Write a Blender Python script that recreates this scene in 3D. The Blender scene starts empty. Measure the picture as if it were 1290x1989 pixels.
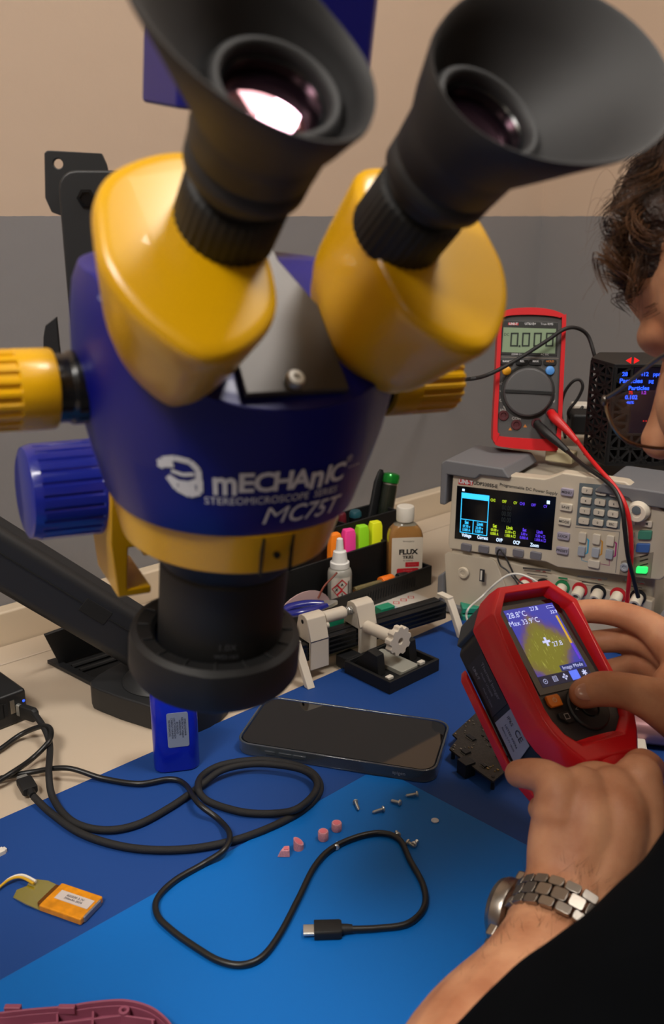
import bpy, math, random
from mathutils import Matrix, Vector
R = random.Random(7)
SC = bpy.context.scene
COL = SC.collection
V = Vector
# ------------------------------------------------------------------ camera model
FPX, CX, CY, CAMH = 1800.0, 645.0, 994.5, 0.42
PITCH = math.atan(574.5 / FPX)
CP, SP = math.cos(PITCH), math.sin(PITCH)
CAM = V((0, 0, CAMH))
def ray(x, y):
    u, v = (x - CX) / FPX, (y - CY) / FPX
    return V((u, CP - v * SP, -SP - v * CP))
def at(x, y, d):            # point of the place seen at a pixel, d metres ahead
    return CAM + ray(x, y) * d
def on(x, y, z=0.0):        # point at a pixel on the horizontal plane z
    r = ray(x, y)
    return CAM + r * ((z - CAMH) / r.z)
def inplane(F, x, y, axis=1, off=0.0):   # same, on a plane of a thing's own frame
    I = F.inverted(); o = I @ CAM; e = I @ (CAM + ray(x, y)); d = e - o
    return o + d * ((off - o[axis]) / d[axis])
# ------------------------------------------------------------------ materials
def lin(h):
    h = h.lstrip('#'); c = [int(h[i:i+2], 16) / 255 for i in (0, 2, 4)]
    return [x / 12.92 if x <= .04045 else ((x + .055) / 1.055) ** 2.4 for x in c] + [1.0]
MATS = {}
def mat(name, hexc, rough=.5, metal=0, bump=None, var=None, emis=0, trans=0, coat=0, alpha=1, spec=.5, sheen=0):
    if name in MATS: return MATS[name]
    m = bpy.data.materials.new(name); m.use_nodes = True
    nt = m.node_tree; b = nt.nodes['Principled BSDF']; c = lin(hexc)
    b.inputs['Base Color'].default_value = c
    b.inputs['Roughness'].default_value = rough
    b.inputs['Metallic'].default_value = metal
    b.inputs['Specular IOR Level'].default_value = spec
    b.inputs['Coat Weight'].default_value = coat
    b.inputs['Transmission Weight'].default_value = trans
    b.inputs['Alpha'].default_value = alpha
    if sheen: b.inputs['Sheen Weight'].default_value = sheen
    if emis:
        b.inputs['Emission Color'].default_value = c; b.inputs['Emission Strength'].default_value = emis
    tc = None
    if var or bump:
        tc = nt.nodes.new('ShaderNodeTexCoord')
    if var:
        n = nt.nodes.new('ShaderNodeTexNoise'); n.inputs['Scale'].default_value = var[0]; n.inputs['Detail'].default_value = 5
        nt.links.new(tc.outputs['Object'], n.inputs['Vector'])
        r = nt.nodes.new('ShaderNodeValToRGB'); k = var[1]
        r.color_ramp.elements[0].position = .3; r.color_ramp.elements[1].position = .7
        r.color_ramp.elements[0].color = [x * (1 - k) for x in c[:3]] + [1]
        r.color_ramp.elements[1].color = [min(1, x * (1 + k)) for x in c[:3]] + [1]
        if len(var) > 2: r.color_ramp.elements[0].color = lin(var[2])
        nt.links.new(n.outputs['Fac'], r.inputs['Fac']); nt.links.new(r.outputs['Color'], b.inputs['Base Color'])
    if bump:
        n = nt.nodes.new('ShaderNodeTexNoise'); n.inputs['Scale'].default_value = bump[0]; n.inputs['Detail'].default_value = 4
        nt.links.new(tc.outputs['Object'], n.inputs['Vector'])
        bp = nt.nodes.new('ShaderNodeBump'); bp.inputs['Strength'].default_value = bump[1]; bp.inputs['Distance'].default_value = bump[2] if len(bump) > 2 else .001
        nt.links.new(n.outputs['Fac'], bp.inputs['Height']); nt.links.new(bp.outputs['Normal'], b.inputs['Normal'])
    MATS[name] = m
    return m
BLK = mat('black_plastic', '#101113', .45, bump=(900, .15, .0003))
BLKM = mat('black_matte', '#0a0b0d', .6, bump=(700, .2, .0003))
RUB = mat('black_rubber', '#1b1a1b', .62, bump=(400, .15, .0004))
BLKG = mat('black_gloss', '#0b0d10', .22)
YEL = mat('yellow_enamel', '#d09c00', .34, coat=.2, bump=(250, .04, .0003))
BLU = mat('blue_enamel', '#040a6c', .42, coat=.08, spec=.4, bump=(250, .04, .0003))
WHT = mat('white_plastic', '#d8d2c6', .5)
WPR = mat('white_print', '#d6d6d8', .6)
MET = mat('steel', '#cfcfca', .34, .85)
SIL = mat('silver_satin', '#a9a39a', .38, 1)
# ------------------------------------------------------------------ mesh builder
class MB:
    def __init__(s): s.v = []; s.f = []; s.m = []
    def add(s, vs, fs, mi=0, M=None):
        o = len(s.v)
        s.v += [(M @ V(p)) if M else V(p) for p in vs]
        s.f += [[i + o for i in f] for f in fs]; s.m += [mi] * len(fs)
        return s
    def box(s, c, d, M=None, mi=0):
        x, y, z = c; a, b, e = d[0] / 2, d[1] / 2, d[2] / 2
        vs = [(x + i * a, y + j * b, z + k * e) for i in (-1, 1) for j in (-1, 1) for k in (-1, 1)]
        return s.add(vs, [(0, 1, 3, 2), (4, 6, 7, 5), (0, 4, 5, 1), (2, 3, 7, 6), (0, 2, 6, 4), (1, 5, 7, 3)], mi, M)
    def loft(s, rings, cap=(1, 1), M=None, mi=0, closed=False):
        n = len(rings[0]); vs = [p for r in rings for p in r]; fs = []
        m = len(rings)
        for i in range(m if closed else m - 1):
            for j in range(n):
                a, b = i * n + j, i * n + (j + 1) % n; i2 = (i + 1) % m
                fs.append((a, b, i2 * n + (j + 1) % n, i2 * n + j))
        if not closed:
            if cap[0]: fs.append(tuple(range(n))[::-1])
            if cap[1]: fs.append(tuple((m - 1) * n + j for j in range(n)))
        return s.add(vs, fs, mi, M)
    def prism(s, poly, z0, z1, M=None, mi=0):
        if area(poly) < 0: poly = poly[::-1]
        return s.loft([[(p[0], p[1], z0) for p in poly], [(p[0], p[1], z1) for p in poly]], (1, 1), M, mi)
    def ringprism(s, outer, inner, z0, z1, M=None, mi=0):
        if area(outer) < 0: outer, inner = outer[::-1], inner[::-1]
        return s.loft([[(p[0], p[1], z0) for p in outer], [(p[0], p[1], z1) for p in outer],
                       [(p[0], p[1], z1) for p in inner], [(p[0], p[1], z0) for p in inner]], M=M, mi=mi, closed=True)
    def lathe(s, prof, n=32, M=None, mi=0, cap=(1, 1), rf=None):
        rings = []
        for r, z in prof:
            rings.append([((r * (rf(j / n, z) if rf else 1)) * math.cos(2 * math.pi * j / n), (r * (rf(j / n, z) if rf else 1)) * math.sin(2 * math.pi * j / n), z) for j in range(n)])
        return s.loft(rings, cap, M, mi)
    def tube(s, pts, r, n=10, M=None, mi=0, sx=1.0, cap=(1, 1)):
        pts = [V(p) for p in pts]; m = len(pts)
        rs = r if isinstance(r, (list, tuple)) else [r] * m
        t0 = (pts[1] - pts[0]).normalized()
        up = V((0, 0, 1)) if abs(t0.z) < .9 else V((0, 1, 0))
        nrm = (up - t0 * up.dot(t0)).normalized(); rings = []
        for i in range(m):
            t = (pts[min(i + 1, m - 1)] - pts[max(i - 1, 0)])
            t = t.normalized() if t.length > 1e-9 else t0
            nrm = (nrm - t * nrm.dot(t)); nrm = nrm.normalized() if nrm.length > 1e-6 else up
            bi = t.cross(nrm)
            rings.append([pts[i] + nrm * (rs[i] * math.cos(2 * math.pi * j / n)) + bi * (rs[i] * sx * math.sin(2 * math.pi * j / n)) for j in range(n)])
        return s.loft(rings, cap, M, mi)
    def limb(s, pts, n=18, k=5):          # rounded tapering limb through (point, radius) joints
        P = [V(p) for p, r in pts]; Q = [r for p, r in pts]
        S = catmull([(*p, r) for p, r in zip(P, Q)], k)
        c = [V(q[:3]) for q in S]; r = [q[3] for q in S]
        t0 = (c[1] - c[0]).normalized(); t1 = (c[-1] - c[-2]).normalized()
        A = [(c[0] - t0 * (r[0] * math.cos(a)), r[0] * math.sin(a)) for a in (.15, .5, .9, 1.25)]
        B = [(c[-1] + t1 * (r[-1] * math.cos(a)), r[-1] * math.sin(a)) for a in (1.25, .9, .5, .15)]
        L = A + list(zip(c, r)) + B
        return s.tube([q[0] for q in L], [q[1] for q in L], n)
    def ball(s, c, rad, F=None, n=20, m=12):
        F = F or Matrix.Identity(4); rings = []
        for i in range(1, m):
            a = math.pi * i / m
            rings.append([F @ V((c[0] + rad[0] * math.sin(a) * math.cos(2 * math.pi * j / n), c[1] + rad[1] * math.sin(a) * math.sin(2 * math.pi * j / n), c[2] - rad[2] * math.cos(a))) for j in range(n)])
        return s.loft(rings)
    def build(s, name, mats, parent=None, bevel=0, angle=35, seg=2, flat=False):
        me = bpy.data.meshes.new(name)
        me.from_pydata([tuple(p) for p in s.v], [], s.f); me.validate()
        if not isinstance(mats, (list, tuple)): mats = [mats]
        for q in mats: me.materials.append(q)
        if len(mats) > 1 and len(me.polygons) == len(s.m): me.polygons.foreach_set('material_index', s.m)
        if not flat:
            me.polygons.foreach_set('use_smooth', [True] * len(me.polygons)); me.set_sharp_from_angle(angle=math.radians(angle))
        o = bpy.data.objects.new(name, me); COL.objects.link(o)
        if parent: o.parent = parent
        if bevel:
            b = o.modifiers.new('bevel', 'BEVEL'); b.width = bevel; b.segments = seg; b.limit_method = 'ANGLE'; b.angle_limit = math.radians(30); b.harden_normals = True
        return o
def area(p): return sum(p[i][0] * p[(i + 1) % len(p)][1] - p[(i + 1) % len(p)][0] * p[i][1] for i in range(len(p))) / 2
def catmull(P, k=6, closed=False):
    n = len(P); out = []
    for i in range(n if closed else n - 1):
        g = (lambda j: P[j % n]) if closed else (lambda j: P[max(0, min(n - 1, j))])
        a, b, c, d = g(i - 1), g(i), g(i + 1), g(i + 2)
        for q in range(k):
            t = q / k
            out.append(tuple(.5 * (2 * b[w] + (c[w] - a[w]) * t + (2 * a[w] - 5 * b[w] + 4 * c[w] - d[w]) * t * t + (3 * b[w] - a[w] - 3 * c[w] + d[w]) * t ** 3) for w in range(len(b))))
    if not closed: out.append(tuple(P[-1]))
    return out
def rrect(w, h, r, n=4, cx=0, cy=0):
    o = []
    for sx, sy, a0 in ((1, 1, 0), (-1, 1, 90), (-1, -1, 180), (1, -1, 270)):
        for i in range(n + 1):
            a = math.radians(a0 + 90 * i / n); o.append((cx + sx * (w / 2 - r) + r * math.cos(a), cy + sy * (h / 2 - r) + r * math.sin(a)))
    return o
def circ(r, n=24, cx=0, cy=0): return [(cx + r * math.cos(2 * math.pi * i / n), cy + r * math.sin(2 * math.pi * i / n)) for i in range(n)]
def FR(o, x=(1, 0, 0), y=(0, 1, 0)):      # frame with origin o, x axis, y roughly
    x = V(x).normalized(); z = x.cross(V(y)).normalized(); y = z.cross(x)
    M = Matrix((x, y, z)).transposed().to_4x4(); M.translation = V(o); return M
def FZ(o, z, x=(1, 0, 0)):                # frame whose z axis is given
    z = V(z).normalized(); x = V(x); x = (x - z * x.dot(z)).normalized(); y = z.cross(x)
    M = Matrix((x, y, z)).transposed().to_4x4(); M.translation = V(o); return M
T = Matrix.Translation
def thing(name, label, cat, F=None, group=None):
    o = bpy.data.objects.new(name, None); COL.objects.link(o); o.empty_display_size = .02
    if F is not None: o.matrix_world = F if isinstance(F, Matrix) else T(F)
    o['label'] = label; o['category'] = cat
    if group: o['group'] = group
    return o
def tag(o, label, cat, group=None):
    o['label'] = label; o['category'] = cat
    if group: o['group'] = group
    return o
def struct(o): o['kind'] = 'structure'; return o
def dup(root, M, label=None):
    r = root.copy(); COL.objects.link(r); r.matrix_world = M
    if label: r['label'] = label
    for ch in list(root.children):
        c = ch.copy(); COL.objects.link(c); c.parent = r
    return r
def textmb(mb, items, M=None, mi=0, fn=None, extr=.0):   # items: (string, size, x, y[, bold, shear, stretch])
    for it in items:
        st, size, x, y = it[:4]
        cu = bpy.data.curves.new('t', 'FONT'); cu.body = st; cu.size = size; cu.align_x = 'CENTER'; cu.align_y = 'CENTER'
        cu.resolution_u = 3; cu.extrude = extr
        cu.offset = (it[4] if len(it) > 4 else 0) * size
        cu.shear = it[5] if len(it) > 5 else 0
        k = it[6] if len(it) > 6 else 1
        o = bpy.data.objects.new('t', cu); COL.objects.link(o)
        bpy.context.view_layer.update()
        me = bpy.data.meshes.new_from_object(o.evaluated_get(bpy.context.evaluated_depsgraph_get()))
        vs = [(p.co.x * k + x, p.co.y + y, p.co.z) for p in me.vertices]; fs = [tuple(p.vertices) for p in me.polygons]
        if fn: vs = [fn(*p) for p in vs]
        mb.add(vs, fs, mi, M)
        bpy.data.objects.remove(o); bpy.data.curves.remove(cu); bpy.data.meshes.remove(me)
    return mb
def text(name, items, m, parent, M=None, fn=None, extr=.0):
    return textmb(MB(), items, M, 0, fn, extr).build(name, m, parent, flat=True)
XZ = Matrix(((1, 0, 0, 0), (0, 0, -1, 0), (0, 1, 0, 0), (0, 0, 0, 1)))   # writing laid on a front (x right, z up) face
# ------------------------------------------------------------------ camera
cd = bpy.data.cameras.new('camera'); cam = bpy.data.objects.new('camera', cd); COL.objects.link(cam)
cam.location = CAM; cam.rotation_euler = (math.pi / 2 - PITCH, 0, 0)
cd.sensor_fit = 'VERTICAL'; cd.sensor_height = 36; cd.sensor_width = 36; cd.lens = FPX / 1989 * 36
cd.clip_start = .01; cd.dof.use_dof = True; cd.dof.focus_distance = .74; cd.dof.aperture_fstop = 11.5
SC.camera = cam
SC.view_settings.view_transform = 'Standard'; SC.view_settings.look = 'None'
SC.view_settings.exposure = 0; SC.view_settings.gamma = 1
# ------------------------------------------------------------------ room
E1 = V((.749, .663, 0)).normalized(); E2 = V((-.663, .749, 0)).normalized()
A_R, P_W = 1.215, .892          # right wall along E1, left wall along E2
def W(a, p, z=0): return E1 * a + E2 * p + V((0, 0, z))
AL, PB, ZF, ZC = -2.6, -2.4, -.75, 1.75
def wallmat(name, up, lo):
    m = mat(name, up, .85)
    nt = m.node_tree; b = nt.nodes['Principled BSDF']
    tc = nt.nodes.new('ShaderNodeTexCoord'); sx = nt.nodes.new('ShaderNodeSeparateXYZ')
    nt.links.new(tc.outputs['Object'], sx.inputs[0])
    ns = nt.nodes.new('ShaderNodeTexNoise'); ns.inputs['Scale'].default_value = 60
    nt.links.new(tc.outputs['Object'], ns.inputs['Vector'])
    a = nt.nodes.new('ShaderNodeMath'); a.operation = 'MULTIPLY_ADD'; a.inputs[1].default_value = .0016; a.inputs[2].default_value = -CAMH - .0008
    nt.links.new(ns.outputs['Fac'], a.inputs[0])
    s = nt.nodes.new('ShaderNodeMath'); s.operation = 'ADD'; nt.links.new(sx.outputs['Z'], s.inputs[0]); nt.links.new(a.outputs[0], s.inputs[1])
    g = nt.nodes.new('ShaderNodeMath'); g.operation = 'GREATER_THAN'; g.inputs[1].default_value = 0; nt.links.new(s.outputs[0], g.inputs[0])
    mx = nt.nodes.new('ShaderNodeMix'); mx.data_type = 'RGBA'
    mx.inputs[6].default_value = lin(lo); mx.inputs[7].default_value = lin(up)
    nt.links.new(g.outputs[0], mx.inputs[0]); nt.links.new(mx.outputs[2], b.inputs['Base Color'])
    n2 = nt.nodes.new('ShaderNodeTexNoise'); n2.inputs['Scale'].default_value = 35; n2.inputs['Detail'].default_value = 6; nt.links.new(tc.outputs['Object'], n2.inputs['Vector'])
    bp = nt.nodes.new('ShaderNodeBump'); bp.inputs['Strength'].default_value = .35; bp.inputs['Distance'].default_value = .002
    nt.links.new(n2.outputs['Fac'], bp.inputs['Height']); nt.links.new(bp.outputs['Normal'], b.inputs['Normal'])
    return m
WM = wallmat('two_tone_wall_paint', '#bda691', '#7d7a7a')
def slab(name, pts, th, m):
    mb = MB(); mb.loft([[V(p) for p in pts], [V(p) + th for p in pts]]); return struct(mb.build(name, m))
def wall(name, a, b, n, m):
    slab(name, [V((a.x, a.y, ZF)), V((b.x, b.y, ZF)), V((b.x, b.y, ZC)), V((a.x, a.y, ZC))], n * .08, m)
wall('wall_left', W(AL, P_W), W(A_R, P_W), E2, WM)
wall('wall_right', W(A_R, P_W + .08), W(A_R, PB), E1, WM)
wall('wall_front', W(A_R, PB), W(AL, PB), -E2, WM)
wall('wall_back', W(AL, PB), W(AL, P_W), -E1, WM)
FL = mat('grey_floor', '#6d6a66', .6, var=(3, .12))
q = [W(AL - .08, PB - .08), W(A_R + .08, PB - .08), W(A_R + .08, P_W + .08), W(AL - .08, P_W + .08)]
slab('floor', [V((p.x, p.y, ZF)) for p in q], V((0, 0, -.05)), FL)
slab('ceiling', [V((p.x, p.y, ZC)) for p in q], V((0, 0, .05)), mat('white_ceiling', '#c9c2b8', .9))
# paper seam on the wall near the corner
DKM = mat('cream_laminate', '#bfae99', .45, var=(3, .03))
DKE = mat('cream_edge', '#b9a78f', .5)
# desk
PF = .10
desk = thing('desk', 'cream laminate workbench under the blue mats', 'desk', W(0, .45, -.75))
def loc(root, p): return root.matrix_world.inverted() @ V(p)
def tin(mb, root):           # move world built geometry into a thing's frame
    I = root.matrix_world.inverted(); mb.v = [I @ p for p in mb.v]; return mb
mb = MB(); mb.loft([[W(-1.35, PF, z), W(A_R - .002, PF, z), W(A_R - .002, P_W - .062, z), W(-1.35, P_W - .062, z)] for z in (-.03, 0)])
tin(mb, desk).build('tabletop', DKM, desk, .0015)
mb = MB(); mb.loft([[W(-1.35, P_W - .0605, z), W(A_R - .002, P_W - .0605, z), W(A_R - .002, P_W - .022, z), W(-1.35, P_W - .022, z)] for z in (-.03, 0)])
tin(mb, desk).build('rear_strip', DKM, desk, .001)
for a in (-1.3, 1.12):
    for p in (.12, .8):
        mb = MB(); mb.box((0, 0, 0), (.05, .05, .718), T(W(a, p, -.391))); tin(mb, desk).build('leg', DKE, desk, .002)
# cable trunking along the wall
mb = MB(); mb.loft([[W(-1.35, P_W - .02, z), W(A_R - .002, P_W - .02, z), W(A_R - .002, P_W - .001, z), W(-1.35, P_W - .001, z)] for z in (-.03, .036)])
struct(mb.build('trim_1', mat('cream_trunking', '#cbb9a0', .45), None, .003))
# mats
Z1, Z2 = .002, .003
def mat_slab(name, pts, z0, z1, m, label):
    mb = MB(); mb.prism([(p.x, p.y) for p in pts], z0, z1); return tag(mb.build(name, m, None, .0004), label, 'mat')
c0 = on(0, 1590, Z1); c1 = on(870, 1207, Z1)
dr = (c1 - c0).normalized(); dn = V((dr.y, -dr.x, 0))
far = c1 + dr * .17; lef = c0 - dr * .42
mat_slab('work_mat', [lef, far, far + dn * .50, lef + dn * .50], 0.0, Z1, mat('navy_silicone', '#184083', .6, spec=.3, bump=(1500, .12, .0002)), 'large dark blue silicone work mat covering the bench')
a0 = on(0, 1903, Z2); a1 = on(711, 1504, Z2); a2 = on(782, 1514, Z2); a3 = on(1060, 1660, Z2)
d1 = (a1 - a0).normalized(); d2 = (a3 - a2).normalized()
lb = a0 - d1 * .30
mat_slab('work_mat', [lb, a1, a2, a2 + d2 * .33, a2 + d2 * .33 - d1 * .2, lb + d2 * .33], Z1, Z2, mat('sky_blue_silicone', '#0063b4', .55, spec=.3, bump=(1500, .12, .0002)), 'smaller bright blue mat with a cut corner, lying on the dark blue one')
# ceiling lights
LM = mat('lamp_diffuser', '#fff1dc', .5, emis=7.0)
def panel(a, p, w, h, label):
    t = thing('ceiling_light', label, 'ceiling light', FR(W(a, p, ZC - .03), E1, E2), 'square panel lights on the ceiling')
    mb = MB(); mb.ringprism(rrect(w + .04, h + .04, .005, 1), rrect(w, h, .005, 1), 0, .03); mb.build('frame', WHT, t, .002)
    mb = MB(); mb.prism(rrect(w, h, .005, 1), .006, .02); mb.build('diffuser', LM, t)
panel(-.75, .05, .6, .6, 'square ceiling light panel with a white frame')
panel(.68, -.06, .42, .42, 'square ceiling light panel with a white frame')
panel(-1.6, -1.3, .6, .6, 'square ceiling light panel with a white frame')
def arealight(name, loc_, target, size, power, col):
    l = bpy.data.lights.new(name, 'AREA'); l.energy = power; l.size = size; l.color = col
    o = bpy.data.objects.new(name, l); COL.objects.link(o); o.matrix_world = FZ(loc_, V(loc_) - V(target), (1, .1, 0)); return o
arealight('ceiling_lamp', W(-.75, .05, ZC - .04), W(-.2, .5, 0), .6, 36, (1, .97, .93))
arealight('ceiling_lamp_rear', W(.68, -.06, ZC - .04), W(.3, .4, 0), .42, 19, (1, .97, .93))
w = bpy.data.worlds.new('world'); SC.world = w; w.use_nodes = True
w.node_tree.nodes['Background'].inputs[0].default_value = (.5, .5, .52, 1); w.node_tree.nodes['Background'].inputs[1].default_value = .2
# ------------------------------------------------------------------ stereo microscope
S = T(V((-.0517, .3783, .2264))) @ Matrix.Rotation(.1063, 4, 'Y') @ Matrix.Rotation(.1108, 4, 'X') @ Matrix.Rotation(.5122, 4, 'Z')
SI = S.inverted()
scope = thing('stereo_microscope', 'blue and yellow stereo microscope head with two black eyepieces above the phone', 'microscope', S)
INC, DL = .8384, .0548
def sup(rx, ry, z, n=48, e=2.25, cy=0.0, cut=None):
    o = []
    for j in range(n):
        a = 2 * math.pi * j / n; c, s_ = math.cos(a), math.sin(a)
        x = rx * math.copysign(abs(s_) ** (2 / e), s_); y = cy - ry * math.copysign(abs(c) ** (2 / e), c)
        o.append((x, y, z if cut is None else min(z, cut(x, y))))
    return o
SEC = [(.0885, .0492, .047), (.0905, .0502, .048), (.100, .053, .0495), (.110, .0562, .0508), (.122, .0597, .0522), (.136, .062, .0535), (.150, .0628, .0545), (.160, .0628, .0545), (.170, .062, .054), (.176, .06, .052)]
slope = lambda x, y: .1405 + (y + .0535) * .86
mb = MB(); rings = [sup(rx, ry, z, cut=slope) for z, rx, ry in SEC]
mb.loft(rings + [sup(.055, .047, .1765, cut=lambda x, y: slope(x, y) + .0005)]); mb.build('body', BLU, scope, .0015)
def bsec(z):
    for (z0, a0, b0), (z1, a1_, b1) in zip(SEC, SEC[1:]):
        if z0 <= z <= z1:
            t = (z - z0) / (z1 - z0); return a0 + t * (a1_ - a0), b0 + t * (b1 - b0)
    return SEC[0][1:] if z < SEC[0][0] else SEC[-1][1:]
def wrap(zc, off=.0004):
    def f(x, y, z):
        zz = zc + y; rx, ry = bsec(zz); rx += off; ry += off; a = x / .0545; e = 2.25
        return (rx * math.copysign(abs(math.sin(a)) ** (2 / e), math.sin(a)), -ry * abs(math.cos(a)) ** (2 / e), zz)
    return f
# the superellipse map bunches near the middle, so measure arc length
def wrap2(zc, off=.0004):
    N = 200; tab = [0.0]; e = 2.25
    pt = lambda a, rx, ry: V((rx * math.sin(a) ** (2 / e), -ry * math.cos(a) ** (2 / e), 0))
    rx, ry = bsec(zc); prev = pt(0, rx, ry)
    for i in range(1, N + 1):
        p = pt(min(math.pi / 2, i / N * math.pi / 2), rx, ry); tab.append(tab[-1] + (p - prev).length); prev = p
    def f(x, y, z):
        zz = zc + y; s_ = abs(x); k = 0
        while k < N - 1 and tab[k + 1] < s_: k += 1
        a = (k + (s_ - tab[k]) / max(1e-9, tab[k + 1] - tab[k])) / N * math.pi / 2
        rx, ry = bsec(zz); q = pt(max(0, min(a, math.pi / 2 - 1e-4)), rx + off, ry + off)
        return (math.copysign(q.x, x), q.y, zz)
    return f
text('lettering', [(c_, z_, x_, y_, .03, 0, k_) for c_, x_, z_, k_, y_ in (('m', -.0238, .0138, .86, .0), ('E', -.0163, .0106, 1.15, 0), ('C', -.0095, .0106, 1.1, 0), ('H', -.0022, .0106, 1.1, 0), ('A', .0050, .0106, 1.12, 0), ('n', .0120, .0138, .95, .0), ('I', .0170, .0106, 1.1, 0), ('C', .0216, .0106, 1.05, 0))], WPR, scope, fn=wrap2(.1115))
text('lettering', [('STEREOMICROSCOPE  SERIES', .0042, -.0035, 0, 0, 0, .98)], WPR, scope, fn=wrap2(.1043))
text('lettering', [('M', .0102, -.0042, 0, -.006, .2, 1.3), ('C75T', .0102, .0126, 0, .012, .22, .98)], WPR, scope, fn=wrap2(.0975, .0010))
text('lettering', [('®', .004, .0265, .003), ('• • • •', .003, .031, -.001)], WPR, scope, fn=wrap2(.1135))
mb = MB(); f = wrap2(.1135)
def strip(pts, wd):          # printed stroke on the body
    for i in range(len(pts) - 1):
        a, b = V((*pts[i], 0)), V((*pts[i + 1], 0)); n = (b - a).normalized(); n = V((-n.y, n.x, 0)) * wd / 2
        mb.add([f(*(a - n)), f(*(b - n)), f(*(b + n)), f(*(a + n))], [(0, 1, 2, 3)])
ex = -.0385
strip([(ex - .008, .002), (ex - .0065, .0055), (ex - .002, .0068), (ex + .003, .006), (ex + .0055, .003), (ex + .0055, -.001)], .0022)
strip([(ex - .0085, .0035), (ex - .003, .0045)], .003)
strip([(ex - .004, .0015), (ex, .0005), (ex + .004, .0012)], .0014)
strip([(ex - .0055, -.001), (ex - .003, -.0055), (ex + .0015, -.0075), (ex + .0055, -.006), (ex + .0058, -.001), (ex + .002, -.003), (ex - .002, -.003), (ex - .0055, -.001)], .0022)
strip([(ex - .002, -.005), (ex + .004, -.005)], .003)
mb.build('emblem', WPR, scope, flat=True)
# lower yellow collar
def lr(prof, n=64): return MB().lathe(prof, n)
lr([(.0425, .0700), (.0436, .0705), (.0455, .078), (.0480, .0885), (.046, .0888)]).build('lower_collar', YEL, scope, .0006)
mb = MB()
for x in (-.0062, .0062): mb.box((x, -.0468, .0795), (.0006, .002, .016), Matrix.Rotation(0, 4, 'X'))
mb.lathe([(.0014, -.0475), (.0012, -.0462)], 14, Matrix.Rotation(math.pi / 2, 4, 'X') @ T(V((0, .0795, 0))) @ Matrix.Scale(-1, 4, (0, 0, 1)))
mb.build('clamp_screw', BLKG, scope)
# objective and guard ring
lr([(.0275, .0745), (.0335, .0715), (.0335, .066), (.0300, .0585), (.0278, .056), (.0265, .0552), (.0275, .054), (.0272, .012), (.025, .0035), (.019, .003)]).build('objective', BLKM, scope, .0004)
lr([(.017, .0032), (.010, .0055), (.002, .0068)], 32).build('objective_lens', BLKG, scope)
text('lettering', [('1.0X', .0042, 0, 0), ('WD:165', .003, 0, -.0045)], mat('grey_print', '#3d3f44', .6), scope, fn=lambda x, y, z: (.0276 * math.sin(x / .0276 - .3), -.0276 * math.cos(x / .0276 - .3), .027 + y))
mb = MB(); c = (-.002, 0)
prof = [(.0268, .003), (.0268, .0185), (.0285, .0205), (.0345, .0212), (.0372, .0195), (.0378, .015), (.0378, .004), (.0362, .001), (.030, .0), (.027, .001)]
mb.loft([[(r * math.cos(2 * math.pi * j / 72) * (1 + (.012 if (j % 24) < 3 and r > .036 else 0)) - .002, r * math.sin(2 * math.pi * j / 72) * (1 + (.012 if (j % 24) < 3 and r > .036 else 0)), z) for j in range(72)] for r, z in prof], closed=True)
for j in range(16):
    a = 2 * math.pi * j / 16; mb.box((.0315, 0, .0212), (.005, .0012, .0008), T(V((-.002, 0, 0))) @ Matrix.Rotation(a, 4, 'Z'))
mb.build('guard_ring', BLKM, scope, .0006)
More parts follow.
